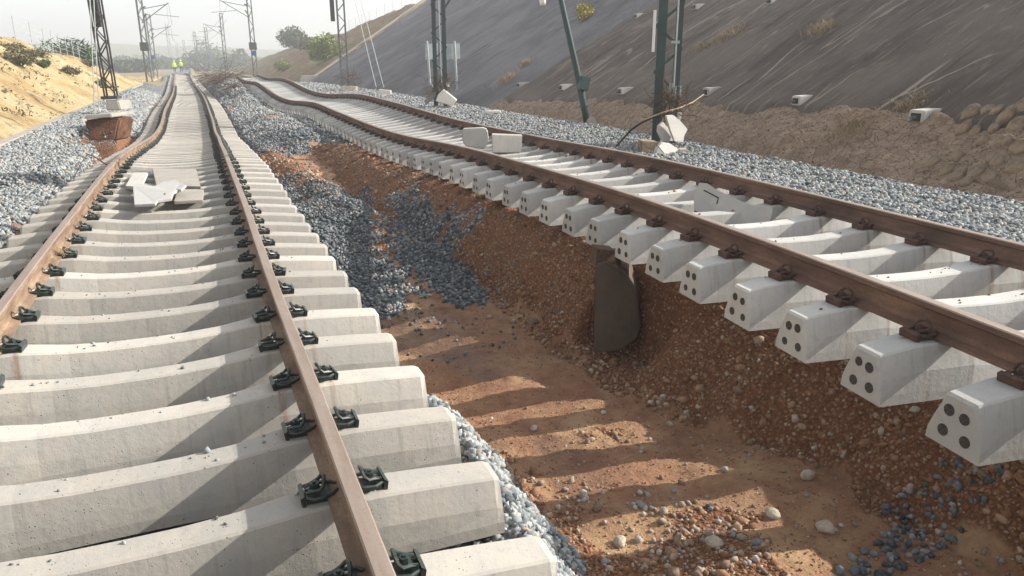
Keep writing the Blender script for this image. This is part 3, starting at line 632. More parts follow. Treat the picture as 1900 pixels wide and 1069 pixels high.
scatter('ballast_stones', x, y, rng.uniform(.025, .06, len(x)), M['ballast_dark'], 'drift of dark stones at the foot of the gravel bank in front', RA, .25)
x, y = sample(1500, 2.3, 3.2, 4.2, 8.5, lambda x, y: (np.abs(x-I(y, [3.4, 4.6, 6.3, 8.2], [3.55, 3.2, 3.05, 3.1])) < .18)*1., 1.1)
scatter('cobbles', x, y, rng.uniform(.025, .07, len(x)), M['pebble'], 'rounded stones gathered along the foot of the bank', RB, .3)
x, y = sample(12000, 8.3, 11, 4, 28, lambda x, y: _m(x, y)[2]*.8*(x < xtoe(y)+.1), 1.3)
scatter('cobbles', x, y, sz(y, .010, .045), M['clod'], 'crumbled brown soil clods on the bank under the concrete slope', RB, .4)
# ------------------------------------------------------------------ single boulders
def rock(name, p, d, mat, label, cat, group=None, seed=0, parent=None, sub=2, flatn=.75, ang=.35, rot=None):
    import bmesh
    r = random.Random(seed); bm = bmesh.new(); bmesh.ops.create_icosphere(bm, subdivisions=sub, radius=.5)
    pl = [(Vector((r.gauss(0, 1), r.gauss(0, 1), r.gauss(0, 1))).normalized(), r.uniform(.34, .46)) for _ in range(9)]
    for v in bm.verts:
        for n_, h in pl:
            q = v.co.dot(n_)
            if q > h: v.co -= n_*(q-h)*(1-ang*.3)
        v.co *= 1+r.uniform(-.02, .02)
    for v in bm.verts: v.co = Vector((v.co.x*d[0], v.co.y*d[1], v.co.z*d[2]))
    me = bpy.data.meshes.new(name); bm.to_mesh(me); bm.free(); me.materials.append(mat)
    for q in me.polygons: q.use_smooth = bool(label)
    o = bpy.data.objects.new(name, me); o.location = p; o.rotation_euler = rot or (r.uniform(-.2, .2), r.uniform(-.2, .2), r.uniform(0, 6)); link(o, parent)
    return tag(o, label, cat, group) if label else o
def onground(u, v, z=-1.0):
    p = at_z(u, v, z)
    for _ in range(6): p = at_z(u, v, float(ground_z(p[0], p[1])))
    return p
BL_ = [(1325, 1012, .085, 'pale round boulder on the lit sand nearest the picture foot'), (1498, 886, .085, 'pale oval boulder alone on brown clay below the gravel bank'), (1640, 912, .08, 'white boulder at the left end of the pale stone cluster'), (1692, 925, .09, 'largest white boulder in the pale stone cluster'), (1770, 912, .10, 'grey brown boulder right of the pale stone cluster'),
       (1434, 958, .08, 'white boulder on the edge of the lit sand strip'), (1532, 985, .10, 'brownish flat boulder right of the lit sand strip'), (990, 797, .055, 'small pale stones on the second lit patch'), (1618, 842, .08, 'round orange stone in the dark gravel'), (1150, 1010, .08, 'pale boulder at the lower end of the cobbles'), (988, 600, .10, 'reddish boulder in the stone drift beside the grey block'), (1120, 768, .05, 'small grey stone on the damp clay floor'), (1880, 925, .09, 'grey boulder at the right edge of the picture')]
for i, (u, v, d, lb) in enumerate(BL_):
    p = onground(u, v); rock('boulder', (p[0], p[1], p[2]+d*.22), (d*1.25, d, d*.8), M['boulder'] if i not in (8, 10) else M['pitch'], lb, 'boulder', 'loose boulders in the pit', i)
# stone pitching in the soil bank at the right edge
pit = empty('stone_pitching', (9.3, 6.6, .3)); tag(pit, 'rough brown stone pitching showing in the soil bank at the right edge', 'stone pitching')
PS = [(1800, 212, 22, 34), (1832, 205, 16, 22), (1849, 205, 12, 22), (1868, 215, 18, 38), (1787, 238, 16, 30), (1808, 245, 14, 24), (1845, 238, 14, 24), (1888, 236, 26, 36), (1850, 266, 20, 30), (1822, 262, 15, 22), (1868, 262, 14, 22), (1756, 316, 18, 34), (1777, 328, 20, 28), (1808, 322, 20, 40), (1794, 338, 12, 22), (1730, 300, 16, 24), (1890, 275, 22, 30), (1884, 312, 24, 34), (1850, 300, 18, 26), (1834, 330, 18, 26), (1870, 345, 30, 18), (1900, 200, 24, 30), (1918, 250, 26, 40), (1840, 292, 14, 20), (1775, 290, 18, 22)]
pinv = Matrix.Translation((-9.3, -6.6, -.3))
for i, (u, v, w_, h_) in enumerate(PS):
    # meet the bank
    lo = 3.0; r_ = ray(u, v); t = 5.0
    while t < 14:
        q = O0+r_*t
        if q[2] < (ground_z(q[0], q[1]) if q[0] < xtoe(q[1]) else near_z(q[0], q[1])): break
        t += .03
    s_ = t/FPX*1.35
    rr = rock('stone', (q[0]-9.3-r_[0]*.035, q[1]-6.6-r_[1]*.035, q[2]-.3-r_[2]*.035), (w_*s_, .16, h_*s_), M['pitch'], None, None, seed=50+i, parent=pit, rot=(-.1, .6+.1*math.sin(i), -.9+.3*math.sin(i*3)))
# ------------------------------------------------------------------ overhead line masts
def mast(base, h, wx, wy, chord, mat, label, rz=0., braces='each', lean=(0, 0), group='overhead line masts', name='catenary_mast', pitch=None, chord2=None, y0=0.):
    t = empty(name, base, rz); t.rotation_euler = (lean[0], lean[1], rz); tag(t, label, 'mast', group)
    for sx in (-1, 1):
        c = chord if sx < 0 else (chord2 or chord); mb = MB(); x = sx*(wx/2-c/2)
        if braces == 'each':
            mb.box((x, 0, h/2), (.012, wy, h)); mb.box((x+sx*-c/2, wy/2-.006, h/2), (c, .012, h)); mb.box((x+sx*-c/2, -wy/2+.006, h/2), (c, .012, h))
        else: mb.box((x, -wy/2+c/2, h/2), (c, c, h)); mb.box((x, wy/2-c/2, h/2), (c, c, h))
        mb.build('upright', mat, t)
    p = pitch or wx*1.05; n = int(h/p); allb = MB()
    for i in range(n):
        for sy in (-1, 1):
            a, b = (-wx/2+.05, wx/2-.05) if i % 2 else (wx/2-.05, -wx/2+.05)
            A, B = (a, sy*(wy/2+.004), .25+i*p), (b, sy*(wy/2+.004), .25+(i+1)*p)
            if braces == 'each' and i*p < 6 and sy < 0: mb = MB(); mb.bar(A, B, .06, .05); mb.build('brace', mat, t)
            else: allb.bar(A, B, .045 if braces == 'each' else .05, .035)
    if allb.v: tag(allb.build('bracing', mat, t))
    if braces != 'each':
        mb = MB(); mb.box((0, 0, h-.04), (wx, wy, .08)); mb.build('cap', mat, t)
    return t
def box_on(t, c, d, mat, name='counterweight', bev=0): mb = MB(); mb.box(c, d); return mb.build(name, mat, t, bevel=bev)
def footing(t, d, mat, z=-.35, name='footing'): mb = MB(); mb.box((0, 0, z/2), (d[0], d[1], -z)); return mb.build(name, mat, t, bevel=.02)
def tubes(t, segs, r, mat, name): mb = MB(); [mb.tube(s, r, 5) for s in segs]; return mb.build(name, mat, t)
def cantilever(t, z, reach, mat, s=1, name='cantilever'):
    mb = MB(); mb.tube([(0, 0, z+1.15), (s*reach*.85, 0, z+1.6)], .03, 5); mb.tube([(0, 0, z), (s*reach*.95, 0, z+1.75)], .035, 5); mb.tube([(s*reach*.45, 0, z+.75), (s*reach*1.25, 0, z+.55)], .022, 5); mb.tube([(s*reach*.95, 0, z+1.75), (s*reach*.98, 0, z-.2)], .014, 4)
    mb.build(name, mat, t); i_ = MB(); i_.tube([(s*.12, 0, z+1.22), (s*.5, 0, z+1.40)], .06, 7); i_.tube([(s*.12, 0, z+.22), (s*.45, 0, z+.82)], .06, 7); i_.build('insulator', M['steel_dark'], t)
# nearest mast (right) with broken footing
b10 = at_y(1230, 262, 12.7); m10 = mast((b10[0], b10[1], -.12), 8.6, .60, .12, .165, M['green'], 'big dark green lattice mast with reeds caught at its foot, nearest on the right', rz=-.50, pitch=.42, chord2=.12)
tubes(m10, [[(.14, -.12, .55), (.13, -.12, 3), (.15, -.12, 8)]], .018, M['galv'], 'conduit')
tubes(m10, [[(.17, -.19, .75), (.17, -.19, 1.25), (.26, -.19, 1.25), (.26, -.19, .9)]], .014, M['galv'], 'conduit')
mb = MB(); mb.tube([(.26, -.2, .66), (.26, -.2, .76)], .045, 9); mb.tube([(.26, -.2, .60), (.26, -.2, .66)], .03, 9); mb.build('insulator', M['porcelain'], m10)
box_on(m10, (-.29, -.08, 2.25), (.05, .10, .75), M['porcelain'], 'number_plate')
box_on(m10, (.09, -.19, 1.22), (.09, .03, .16), M['galv'], 'bracket'); box_on(m10, (.11, -.19, 2.05), (.16, .03, .05), M['galv'], 'bracket')
def slab(name, px, y, th, mat, label=None, cat=None, group=None, parent=None, tilt=0., dirv=None, bev=.008):
    """polygon traced on the upright plane at distance y, given real thickness away from the viewer"""
    P = [Vector(at_y(u, v, y-(tilt*(v-px[0][1])/100))) for u, v in px]; c = sum(P, Vector())/len(P)
    e = Vector(dirv) if dirv else Vector((.38, .92, .0))*th
    mb = MB(); mb.prism([p-c for p in P], e); o = mb.build(name, mat, parent, loc=c, bevel=bev)
    return tag(o, label, cat, group) if label else o
slab('concrete_footing', [(1191, 262), (1221, 264), (1222, 296), (1189, 290)], 11.45, .4, M['pitch'], 'grey concrete footing block under the nearest green mast', 'footing')  # darker pitching stone colour stands in for the shadow on this block
slab('broken_slab', [(1236, 215), (1250, 214), (1262, 224), (1276, 240), (1270, 252), (1268, 264), (1252, 263), (1243, 240)], 11.9, .16, M['conc_white'], 'upper right half of the cracked pale slab leaning at the green mast', 'concrete slab', 'broken concrete at the green mast', tilt=.75)
slab('broken_slab', [(1230, 226), (1242, 240), (1250, 262), (1229, 262), (1221, 246), (1222, 234)], 12.12, .16, M['conc_white'], 'upper left half of the cracked pale slab leaning at the green mast', 'concrete slab', 'broken concrete at the green mast', tilt=.75)
slab('broken_slab', [(1229, 265), (1246, 268), (1261, 279), (1249, 297), (1240, 294), (1222, 272)], 11.2, .18, M['conc_white'], 'lower pale concrete lump under the cracked slab by the green mast', 'concrete slab', 'broken concrete at the green mast', tilt=.8)
slab('broken_slab', [(1221, 273), (1240, 295), (1214, 292)], 10.95, .2, M['conc_white'], 'small triangular concrete piece wedged behind the right rail', 'concrete slab', 'broken concrete at the green mast')
slab('broken_slab', [(1262, 278), (1276, 277), (1290, 286), (1288, 298), (1262, 300), (1256, 288)], 11.0, .3, M['conc'], 'rounded concrete lump right of the cracked slab', 'concrete slab', 'broken concrete at the green mast')
rock('rubble', tuple(at_y(1298, 292, 11.0)), (.22, .2, .2), M['boulder'], 'small rough rubble lump at the right end of the broken concrete', 'rubble', None, 77)
def reeds(c, r, n, mat, label, seed, h=.5, up=.6):
    rr = random.Random(seed); mb = MB()
    for _ in range(n):
        a = Vector((rr.gauss(0, r*.45), rr.gauss(0, r*.35), rr.uniform(0, h))); d = Vector((rr.gauss(0, 1), rr.gauss(0, .8), rr.gauss(0, up))).normalized()*rr.uniform(.1, .38)*r/.3
        m_ = a+d*.5+Vector((0, 0, rr.uniform(-.04, .04))); mb.tube([a, m_, a+d], rr.uniform(.004, .010), 4)
    return tag(mb.build('reed_debris', mat, loc=c), label, 'debris', 'flood debris caught on the masts')
reeds(tuple(at_y(1240, 222, 12.35)), .30, 170, M['twig'], 'dark tangle of reeds caught round the nearest green mast', 3, .55, 1.1)
mb = MB(); P = [at_y(1195, 222, 12.2), at_y(1232, 208, 12.1), at_y(1262, 200, 12.15), at_y(1285, 190, 12.4), at_y(1306, 175, 12.8)]
mb.tube([Vector(p)-Vector(P[0]) for p in P], .016, 6, r2=.010); tag(mb.build('cane', M['straw'], loc=P[0]), 'long pale cane lying across the reeds at the green mast', 'cane')
mb = MB(); P = [at_y(1143, 273, 12.4), at_y(1152, 262, 12.4), at_y(1172, 240, 12.4), at_y(1190, 228, 12.35), at_y(1215, 216, 12.3), at_y(1240, 212, 12.3)]
mb.tube([Vector(p)-Vector(P[0]) for p in P], .020, 7); tag(mb.build('cable', M['black'], loc=P[0]), 'thick black cable arching from the ballast up to the green mast', 'cable')
# second mast right
b8 = at_y(818, 196, 28.5); m8 = mast((b8[0], b8[1], b8[2]-.1), 8.6, .66, .12, .15, M['green'], 'green lattice mast with broken pyramid footing beside the grey sign board', rz=-.30, pitch=.5)
tubes(m8, [[(.06, -.2, .6), (.02, -.2, 4), (.05, -.2, 8.4)]], .02, M['galv'], 'conduit')
mb = MB(); mb.tube([(.28, -.2, .82), (.28, -.2, .95)], .06, 8); mb.build('insulator', M['porcelain'], m8)
mb = MB(); mb.bar((.2, 0, 3.6), (.9, 0, 4.6), .07); mb.build('strut', M['green'], m8)
reeds(tuple(at_y(818, 172, 28.2)), .45, 130, M['twig'], 'dark reeds caught on the mast beside the sign board', 4, .7, 1.)
slab('broken_slab', [(822, 166), (847, 186), (839, 197), (808, 188), (812, 176)], 27.8, .5, M['conc_white'], 'white upturned concrete footing piece at the mast beside the sign board', 'concrete slab', bev=.02)
slab('concrete_footing', [(803, 198), (845, 198), (843, 215), (803, 209)], 27.9, .7, M['boulder'], 'worn sandy concrete footing under the mast beside the sign board', 'footing', bev=.03)
slab('broken_slab', [(784, 162), (801, 157), (806, 172), (788, 176)], 28.6, .3, M['conc'], 'small grey concrete lump at the foot of the sign post', 'concrete slab')
slab('broken_slab', [(797, 178), (807, 170), (806, 182), (790, 195), (786, 187)], 28.2, .3, M['conc'], 'tilted grey concrete piece left of the white footing piece', 'concrete slab')
# sign board
sb = empty('sign_board', tuple(at_y(820, 165, 33))); tag(sb, 'grey trackside sign board on two pale posts behind the mast', 'sign board')
lb = lambda u, v, y: Vector(at_y(u, v, y))-Vector(sb.location)
for u, ub_ in ((793, 799), (844, 848)):
    mb = MB(); mb.tube([lb(ub_, 168, 33), lb(u-1, 76, 33)], .055, 8); mb.build('post', M['galv'], sb)
for a, b in ((789, 812), (828, 853)):
    P = [lb(a, 82, 33.08), lb(b, 80, 33.08), lb(b+1, 109, 33.08), lb(a+1, 111, 33.08)]; mb = MB(); mb.prism(P, (0, .03, 0)); mb.build('panel', M['galv'], sb)
# third mast right with dark box
b7 = at_y(641, 163, 49); m7 = mast((b7[0], b7[1], b7[2]), 8.6, .62, .35, .10, M['grey_steel'], 'grey lattice mast with tall dark box near its top, third on the right', rz=-.2, braces='each', pitch=.6)
box_on(m7, (-.50, 0, 4.9), (.26, .3, 1.9), M['steel_dark'])
reeds(tuple(at_y(652, 158, 48.7)), .6, 110, M['twig'], 'brown reeds caught on the third mast', 6, .8, .9)
slab('concrete_footing', [(632, 160), (660, 161), (658, 171), (634, 170)], 48.5, .8, M['boulder'], 'sandy concrete footing of the third mast', 'footing', bev=.03)
for j, (a, b) in enumerate((((653, -20), (698, 162)), ((664, -20), (712, 162)))):
    p0, p1 = Vector(at_y(*a, 48)), Vector(at_y(*b, 44)); mb = MB(); mb.tube([(0, 0, 0), p0-p1], .018, 5)
    tag(mb.build('guy_wire', M['galv'], loc=p1), ('left' if j == 0 else 'right')+' one of two guy wires slanting right of the third mast', 'guy wire', 'guy wires')
# left mast 1 on undercut footing
b1 = at_y(207, 183, 31); m1 = mast(tuple(b1), 8.6, .40, .3, .05, M['steel_dark'], 'black lattice mast with dark counterweight, standing left over the washed out hole', rz=-.25, braces='thin', pitch=.42, lean=(0, -.02))
box_on(m1, (0, -.05, 3.0), (.16, .2, 1.15), M['black'], bev=.01)
mb = MB(); mb.box((0, 0, .04), (.55, .5, .10)); mb.box((0, 0, .40), (.5, .4, .05)); mb.build('base_plate', M['steel_dark'], m1)
slab('concrete_footing', [(198, 187), (219, 187), (224, 205), (196, 205)], 30.7, .9, M['conc'], 'round topped concrete footing under the black left mast', 'footing', bev=.03)
slab('concrete_footing', [(157, 214), (206, 211), (207, 218), (158, 221)], 24.4, 1.3, M['conc'], 'flat concrete slab footing of the left guy wires over the hole', 'footing', bev=.02)
slab('earth_block', [(155, 223), (203, 219), (222, 221), (214, 262), (166, 262)], 24.7, .9, M['earth'], 'red brown earth pillar left standing under the slab footing', 'earth block', bev=.05)
for j, (a, b) in enumerate((((166, -20), (176, 212)), ((173, -20), (184, 206)))):
    p0, p1 = Vector(at_y(*a, 24.9)), Vector(at_y(*b, 24.7)); mb = MB(); mb.tube([(0, 0, 0), p0-p1], .016, 5)
    tag(mb.build('guy_wire', M['galv'], loc=p1), ('left' if j == 0 else 'right')+' one of two guy wires rising beside the black left mast', 'guy wire', 'guy wires')
# far masts
def farmast(u, vb, y, h, wx, label, mat=M['grey_steel'], cant=None, box=None, rz=-.2, plate=None):
    b = at_y(u, vb, y); t = mast(tuple(b), h, wx, .3, .09, mat, label, rz=rz, braces='thin', pitch=.8)
    if cant: cantilever(t, h*.62, cant[0], M['steel_dark'], cant[1])
    if box: box_on(t, (0, -.1, box), (.75, .4, .75), M['slate'], 'switch_box', .03)
    if plate: box_on(t, (0, -.32, plate), (.45, .04, .5), M['blue'], 'number_plate')
    return t
farmast(278, 152, 79, 8.3, .55, 'grey lattice mast with square box and arm, first beyond the black mast', cant=(2.6, 1), box=3.1)
farmast(290, 148, 115, 8.3, .6, 'grey mast with blue plate just right behind the mast with square box', cant=(2.8, 1), plate=2.9)
farmast(475, 143, 86, 9.4, .5, 'grey lattice mast with box over blue plate, standing by the far right hillside', cant=(3.0, -1), box=3.1, plate=2.4)
farmast(421, 134, 128, 8.6, .5, 'slim grey mast left of the hillside mast', cant=(2.8, -1))
farmast(390, 130, 178, 8.6, .55, 'faint mast with blue plate in the far haze', cant=(3.0, -1), plate=2.5)
farmast(368, 128, 210, 8.8, .6, 'faint mast right of the two workers', cant=(3.0, 1))
farmast(346, 124, 300, 9., .7, 'very faint mast above the workers', cant=(3.0, 1))
farmast(332, 122, 380, 9., .8, 'smallest faint mast left above the workers', cant=(3.0, 1))
farmast(318, 122, 330, 15., .9, 'tall faint mast beyond the left masts')
farmast(1030/2.4, 122, 420, 9., .9, 'faintest mast on the right near the horizon')
def wire(pts, label, r=.012, sag=.35):
    out = []
    for a, b in zip(pts[:-1], pts[1:]):
        a, b = Vector(a), Vector(b)
        for k in range(8): t = k/8; q = a.lerp(b, t); q.z -= sag*4*t*(1-t); out.append(q)
    out.append(Vector(pts[-1])); c = out[0].copy(); mb = MB(); mb.tube([q-c for q in out], r, 4)
    return tag(mb.build('overhead_wire', M['steel_dark'], loc=c), label, 'wire', 'overhead wires')
wire([at_y(309, 6, 79), at_y(314, 62, 115), at_y(345, 95, 200)], 'upper overhead wire above the left track')
wire([at_y(306, 40, 79), at_y(311, 76, 115), at_y(343, 102, 200)], 'lower overhead wire above the left track')
wire([at_y(423, 8, 86), at_y(392, 52, 128), at_y(372, 78, 178)], 'upper overhead wire left of the hillside mast')
wire([at_y(420, 36, 86), at_y(392, 70, 128), at_y(371, 90, 178)], 'lower overhead wire left of the hillside mast')
# leaning signal pole
b9 = at_z(1090, 226, .0); t = empty('leaning_pole', tuple(b9)); tag(t, 'green lamp pole leaning left, with a junction box halfway up', 'lamp pole')
L9 = lambda u, v: Vector(at_y(u, v, b9[1]))-Vector(b9)
mb = MB(); mb.tube([L9(1090, 232), L9(1083, 195), L9(1070, 130), L9(1052, 50), L9(1041, 0), L9(1020, -95)], .10, 12, r2=.065); mb.build('pole', M['green'], t, smooth=True)
mb = MB(); c = L9(1079, 155); mb.box(c+Vector((0, -.13, 0)), (.27, .2, .34), Matrix.Rotation(.22, 3, 'Y')); mb.build('junction_box', M['green'], t, bevel=.012)
mb = MB(); mb.tube([L9(1084, 198)-Vector((0, 0, .01)), L9(1084, 195)], .135, 12); mb.build('collar', M['green'], t)
mb = MB(); mb.tube([L9(1020, -95), L9(1012, -110), L9(1005, -90), L9(1006, -16)], .03, 8); mb.build('lamp_arm', M['green'], t)
mb = MB(); mb.tube([L9(1006, -22), L9(1006, -8), L9(1007, 4), L9(1007, 10)], .11, 12, r2=.07); mb.build('lamp_shade', M['porcelain'], t, smooth=True)
ap = L9(1094, 222); mb = MB(); bs = [L9(1073, 236), L9(1094, 252), L9(1113, 248), L9(1100, 232)]
bs = [Vector((-.28, -.25, -.22)), Vector((.25, -.28, -.26)), Vector((.33, .25, -.2)), Vector((-.22, .28, -.15))]; bs = [ap+Vector((.03, 0, -.02))+q for q in bs]
tp = [ap+Vector((x_, y_, .08)) for x_, y_ in ((-.09, -.09), (.09, -.09), (.09, .09), (-.09, .09))]
mb.add(bs+tp, [(0, 1, 2, 3), (4, 7, 6, 5), (0, 4, 5, 1), (1, 5, 6, 2), (2, 6, 7, 3), (3, 7, 4, 0)]); mb.build('footing', M['conc'], t, bevel=.015)
# ------------------------------------------------------------------ drain outlets on the slope
def outlet(u, v, w_, h_, label, mat='conc_white', back=.55):
    q = at_pl(u, v, float(.80-.56*9.7), .56)
    for _ in range(3):
        a = float(near_z(q[0], q[1])-.56*q[0]); q = at_pl(u, v, a, .56)
    t = empty('drain_outlet', tuple(q)); tag(t, label, 'drain outlet', 'concrete drain outlets on the slope'); w_ *= .62; h_ *= .62; back *= .8; w2 = w_/2
    mb = MB(); pr = [(-.20, h_*.42), (back*.55, h_*.55), (back*.55, h_*.35), (-.10, -h_*.65), (-.20, -h_*.6)]
    mb.prism([(x_, -w2, z_) for x_, z_ in pr], (0, w_, 0)); mb.build('body', M[mat], t, bevel=.012)
    mb = MB(); mb.box((-.205, 0, -h_*.12), (.02, w_*.62, h_*.62)); mb.build('opening', M['black'], t)
    mb = MB(); mb.tube([(-.30, 0, -h_*.18), (-.18, 0, -h_*.18)], h_*.16, 8); mb.build('pipe', M['slate'], t)
for a in [(1718, 214, .42, .30, 'large white drain outlet nearest the stone pitching'), (1492, 185, .34, .26, 'drain outlet second from the right along the slope foot'), (1322, 169, .36, .28, 'drain outlet just right of the big green mast'), (1161, 168, .36, .28, 'drain outlet between the leaning pole and the big green mast'),
          (1050, 161, .36, .28, 'drain outlet just left of the leaning pole'), (971, 157, .32, .25, 'leftmost drain outlet along the slope foot'), (1187, 29, .36, .28, 'drain outlet high on the slope left of the big green mast'), (1297, 12, .36, .28, 'drain outlet high on the slope right of the big green mast'), (1437, 1, .36, .26, 'drain outlet at the top edge of the picture')]: outlet(*a)
# ------------------------------------------------------------------ pieces lying on the tracks
slab('concrete_block', [(857, 240), (898, 238), (904, 243), (906, 262), (900, 277), (866, 273), (858, 264)], 13.35, .30, M['conc_white'], 'left one of the two white concrete blocks standing on the right track', 'concrete block', 'concrete blocks on the right track', bev=.02)
slab('concrete_block', [(912, 250), (969, 252), (968, 284), (914, 284)], 12.3, .28, M['conc_white'], 'right one of the two white concrete blocks standing on the right track', 'concrete block', 'concrete blocks on the right track', bev=.01)
A_, B_, C_ = (Vector(at_y(*q)) for q in ((1296, 338, 6.55), (1434, 384, 5.75), (1330, 415, 6.12))); pn = (B_-A_).cross(C_-A_)
def onp(u, v, back=0.):
    r_ = Vector(ray(u, v)); o_ = Vector(O0); return o_+r_*((A_-o_).dot(pn)/r_.dot(pn)-back)
tv = [(1297, 339), (1312, 340), (1330, 352), (1352, 362), (1377, 374), (1399, 381), (1434, 385), (1431, 405), (1422, 425), (1390, 440), (1340, 420), (1288, 390), (1287, 365)]
P = [onp(u, v) for u, v in tv]; c = P[0]; mb = MB(); mb.prism([p-c for p in P], (.05, .06, -.04)); t = mb.build('trough_cover', M['conc_white'], loc=c, bevel=.004)
tag(t, 'white broken cable trough piece lying aslant between the right rails', 'trough piece')
mb = MB(); mb.tube([onp(u, v, .002)-c for u, v in ((1306, 353), (1333, 367), (1330, 378))], .007, 4); mb.build('lifting_slot', M['black'], t)
slab('concrete_block', [(702, 166), (724, 168), (724, 179), (702, 177)], 41, .5, M['conc_white'], 'small white block on the ballast between the masts', 'concrete block', bev=.02)
slab('headwall', [(558, 140), (588, 140), (590, 154), (556, 154)], 76.5, 1., M['conc'], 'low sandy concrete headwall at the far end of the slope', 'headwall', bev=.03)
slab('concrete_plank', [(902, 206), (928, 206), (930, 210), (900, 210)], 21.5, .3, M['conc_white'], 'thin pale plank on the ballast below the slope', 'plank')
# left track: cable trough lids and a crumpled white sheet
def lid(px, z, th, mat, label, cat='concrete slab', name='concrete_slab', group='concrete slabs on the left track'):
    P = [Vector(at_z(u, v, z+dz)) for u, v, dz in px]; c = P[0]; mb = MB(); mb.prism([p-c for p in P], (0, 0, -th)); return tag(mb.build(name, mat, loc=c, bevel=.006), label, cat, group)
lid([(247, 320, 0), (274, 320, 0), (261, 347, .02), (232, 345, .02)], -.13, .05, M['conc_white'], 'white concrete lid lying beside the left rail clips')
lid([(282, 312, 0), (364, 314, 0), (372, 346, 0), (290, 344, 0)], -.13, .04, M['conc'], 'flat pale lid across several sleepers behind the white slab')
lid([(330, 350, 0), (378, 352, 0), (376, 371, 0), (322, 374, 0)], -.13, .04, M['conc'], 'pale lid poking out right from under the white slab')
lid([(246, 344, .02), (262, 341, .03), (286, 345, .03), (303, 337, .05), (331, 338, .06), (334, 352, .05), (322, 356, .05), (318, 368, .03), (292, 372, .02), (288, 378, .01), (249, 380, 0)], -.07, .035, M['white'], 'white broken slab lying on top of the other slabs on the left track')
lid([(300, 340, 0), (326, 333, .02), (346, 343, .05), (336, 352, .04), (312, 350, .01)], -.045, .03, M['white'], 'small white broken piece at the far edge of the white slab')
for (a, b), lb_ in ((((305, 360, -.03), (324, 375, -.10)), 'thin dark stick lying on the white broken slab'),):
    p0, p1 = Vector(at_z(*a)), Vector(at_z(*b)); mb = MB(); mb.tube([(0, 0, 0), p1-p0], .012, 5); tag(mb.build('stick', M['twig'], loc=p0), lb_, 'stick')
p0, p1 = Vector(at_z(158, 284, -.35)), Vector(at_z(198, 306, -.12)); mb = MB(); mb.tube([(0, 0, 0), (p1-p0)*.5+Vector((0, 0, .03)), p1-p0], .012, 5); tag(mb.build('rod', M['twig'], loc=p0), 'thin dark rod leaning on the left sleeper ends', 'rod')
for i, (u, v, lb_) in enumerate(((68, 494, 'dry straw wisps caught on a near left rail clip'), (112, 478, 'thin straw wisps against the left rail, the farther pair'))):
    q = at_z(u, v, -.15); r = random.Random(900+i); mb = MB()
    for _ in range(34): a = Vector((r.gauss(0, .05), r.gauss(0, .06), r.uniform(0, .05))); d = Vector((r.gauss(0, 1), r.gauss(0, 1), r.uniform(.1, .9))).normalized()*r.uniform(.05, .16); mb.tube([a, a+d*.5+Vector((0, 0, .015)), a+d], .0018, 3)
    tag(mb.build('straw', M['straw'], loc=tuple(q)), lb_, 'straw')
for i, (u, v, y_, d) in enumerate(((128, 318, 13.6, .26), (100, 325, 13.4, .20), (30, 440, 9.3, .3), (8, 446, 9.2, .22), (146, 391, 10.6, .12))):
    q = at_y(u, v, y_); g = float(ground_z(q[0], q[1])); rock('rubble', (q[0], q[1], g+.02), (d*1.7, d, d*.45), M['boulder'], ['pale flat rubble piece right in the left ballast', 'pale flat rubble piece left in the left ballast', 'sandy flat rubble at the left edge by the sleepers', 'smaller sandy rubble at the very left edge', 'small rubble stone beside the left sleeper ends'][i], 'rubble', 'rubble on the left ballast', 200+i)
for i, (u, v, y_, w_, n_, h_, lb_) in enumerate(((405, 147, 57, 1.5, 420, .7, 'dark tangled debris heap between the tracks in the distance'), (300, 165, 42, .9, 160, .3, 'dark debris on the left shoulder by the bent rail'), (440, 158, 50, .8, 130, .3, 'low dark debris in front of the distant heap'))):
    q = at_y(u, v, y_); reeds((q[0], q[1], float(ground_z(q[0], q[1]))), w_, n_, M['twig'], lb_, 300+i, h_, .35)
rr = random.Random(4)
for i in range(26):
    x_ = rr.uniform(-3.6, -1.9); y_ = rr.uniform(25.5, 60); d = rr.uniform(.12, .38)
    if ground_z(x_, y_, False) < -.7: continue
    rock('rubble', (x_, y_, float(ground_z(x_, y_))+.03), (d*1.4, d, d*.6), M['boulder'] if i % 3 else M['conc'], 'pale rubble strewn on the left shoulder beyond the black mast', 'rubble', 'rubble beyond the black mast', 400+i)
# grit and small stones that landed on the sleepers
def on_sleepers(tr, n, phase, x0, x1, y0, y1, mat, label, seed):
    r = np.random.default_rng(seed); k = r.integers(0, int((y1-y0)/.6), n); X = r.uniform(x0, x1, n); X = X[(np.abs(np.abs(X)-.87) > .1)]; k = k[:len(X)]; px, py, pz = [], [], []
    for xx, kk in zip(X, k):
        y_ = phase+.6*(math.ceil((y0-phase)/.6)+kk); m = pose(tr, y_); a_ = abs(xx); top = float(I(a_, [0, .22, .45, .60, .72, 1.03, 1.25], [-.052, -.050, -.036, -.016, 0, 0, -.03]))
        q = m @ Vector((xx, r.uniform(-.06, .06), -.176+top)); px.append(q.x); py.append(q.y); pz.append(q.z)
    px, py, pz = map(np.array, (px, py, pz)); scatter('grit', px, py, r.uniform(.006, .024, len(px))*np.where(r.random(len(px)) < .08, 1.9, 1), mat, label, RA+RB, .3, z=pz)
on_sleepers('A', 520, 2.2818, -1.25, 1.3, 1.6, 16, M['ballast'], 'small stones and grit lying on the left track sleepers', 1)
on_sleepers('B', 420, 2.4665, -1.2, 1.2, 1.9, 16, M['pebble'], 'small stones and grit lying on the right track sleepers', 2)
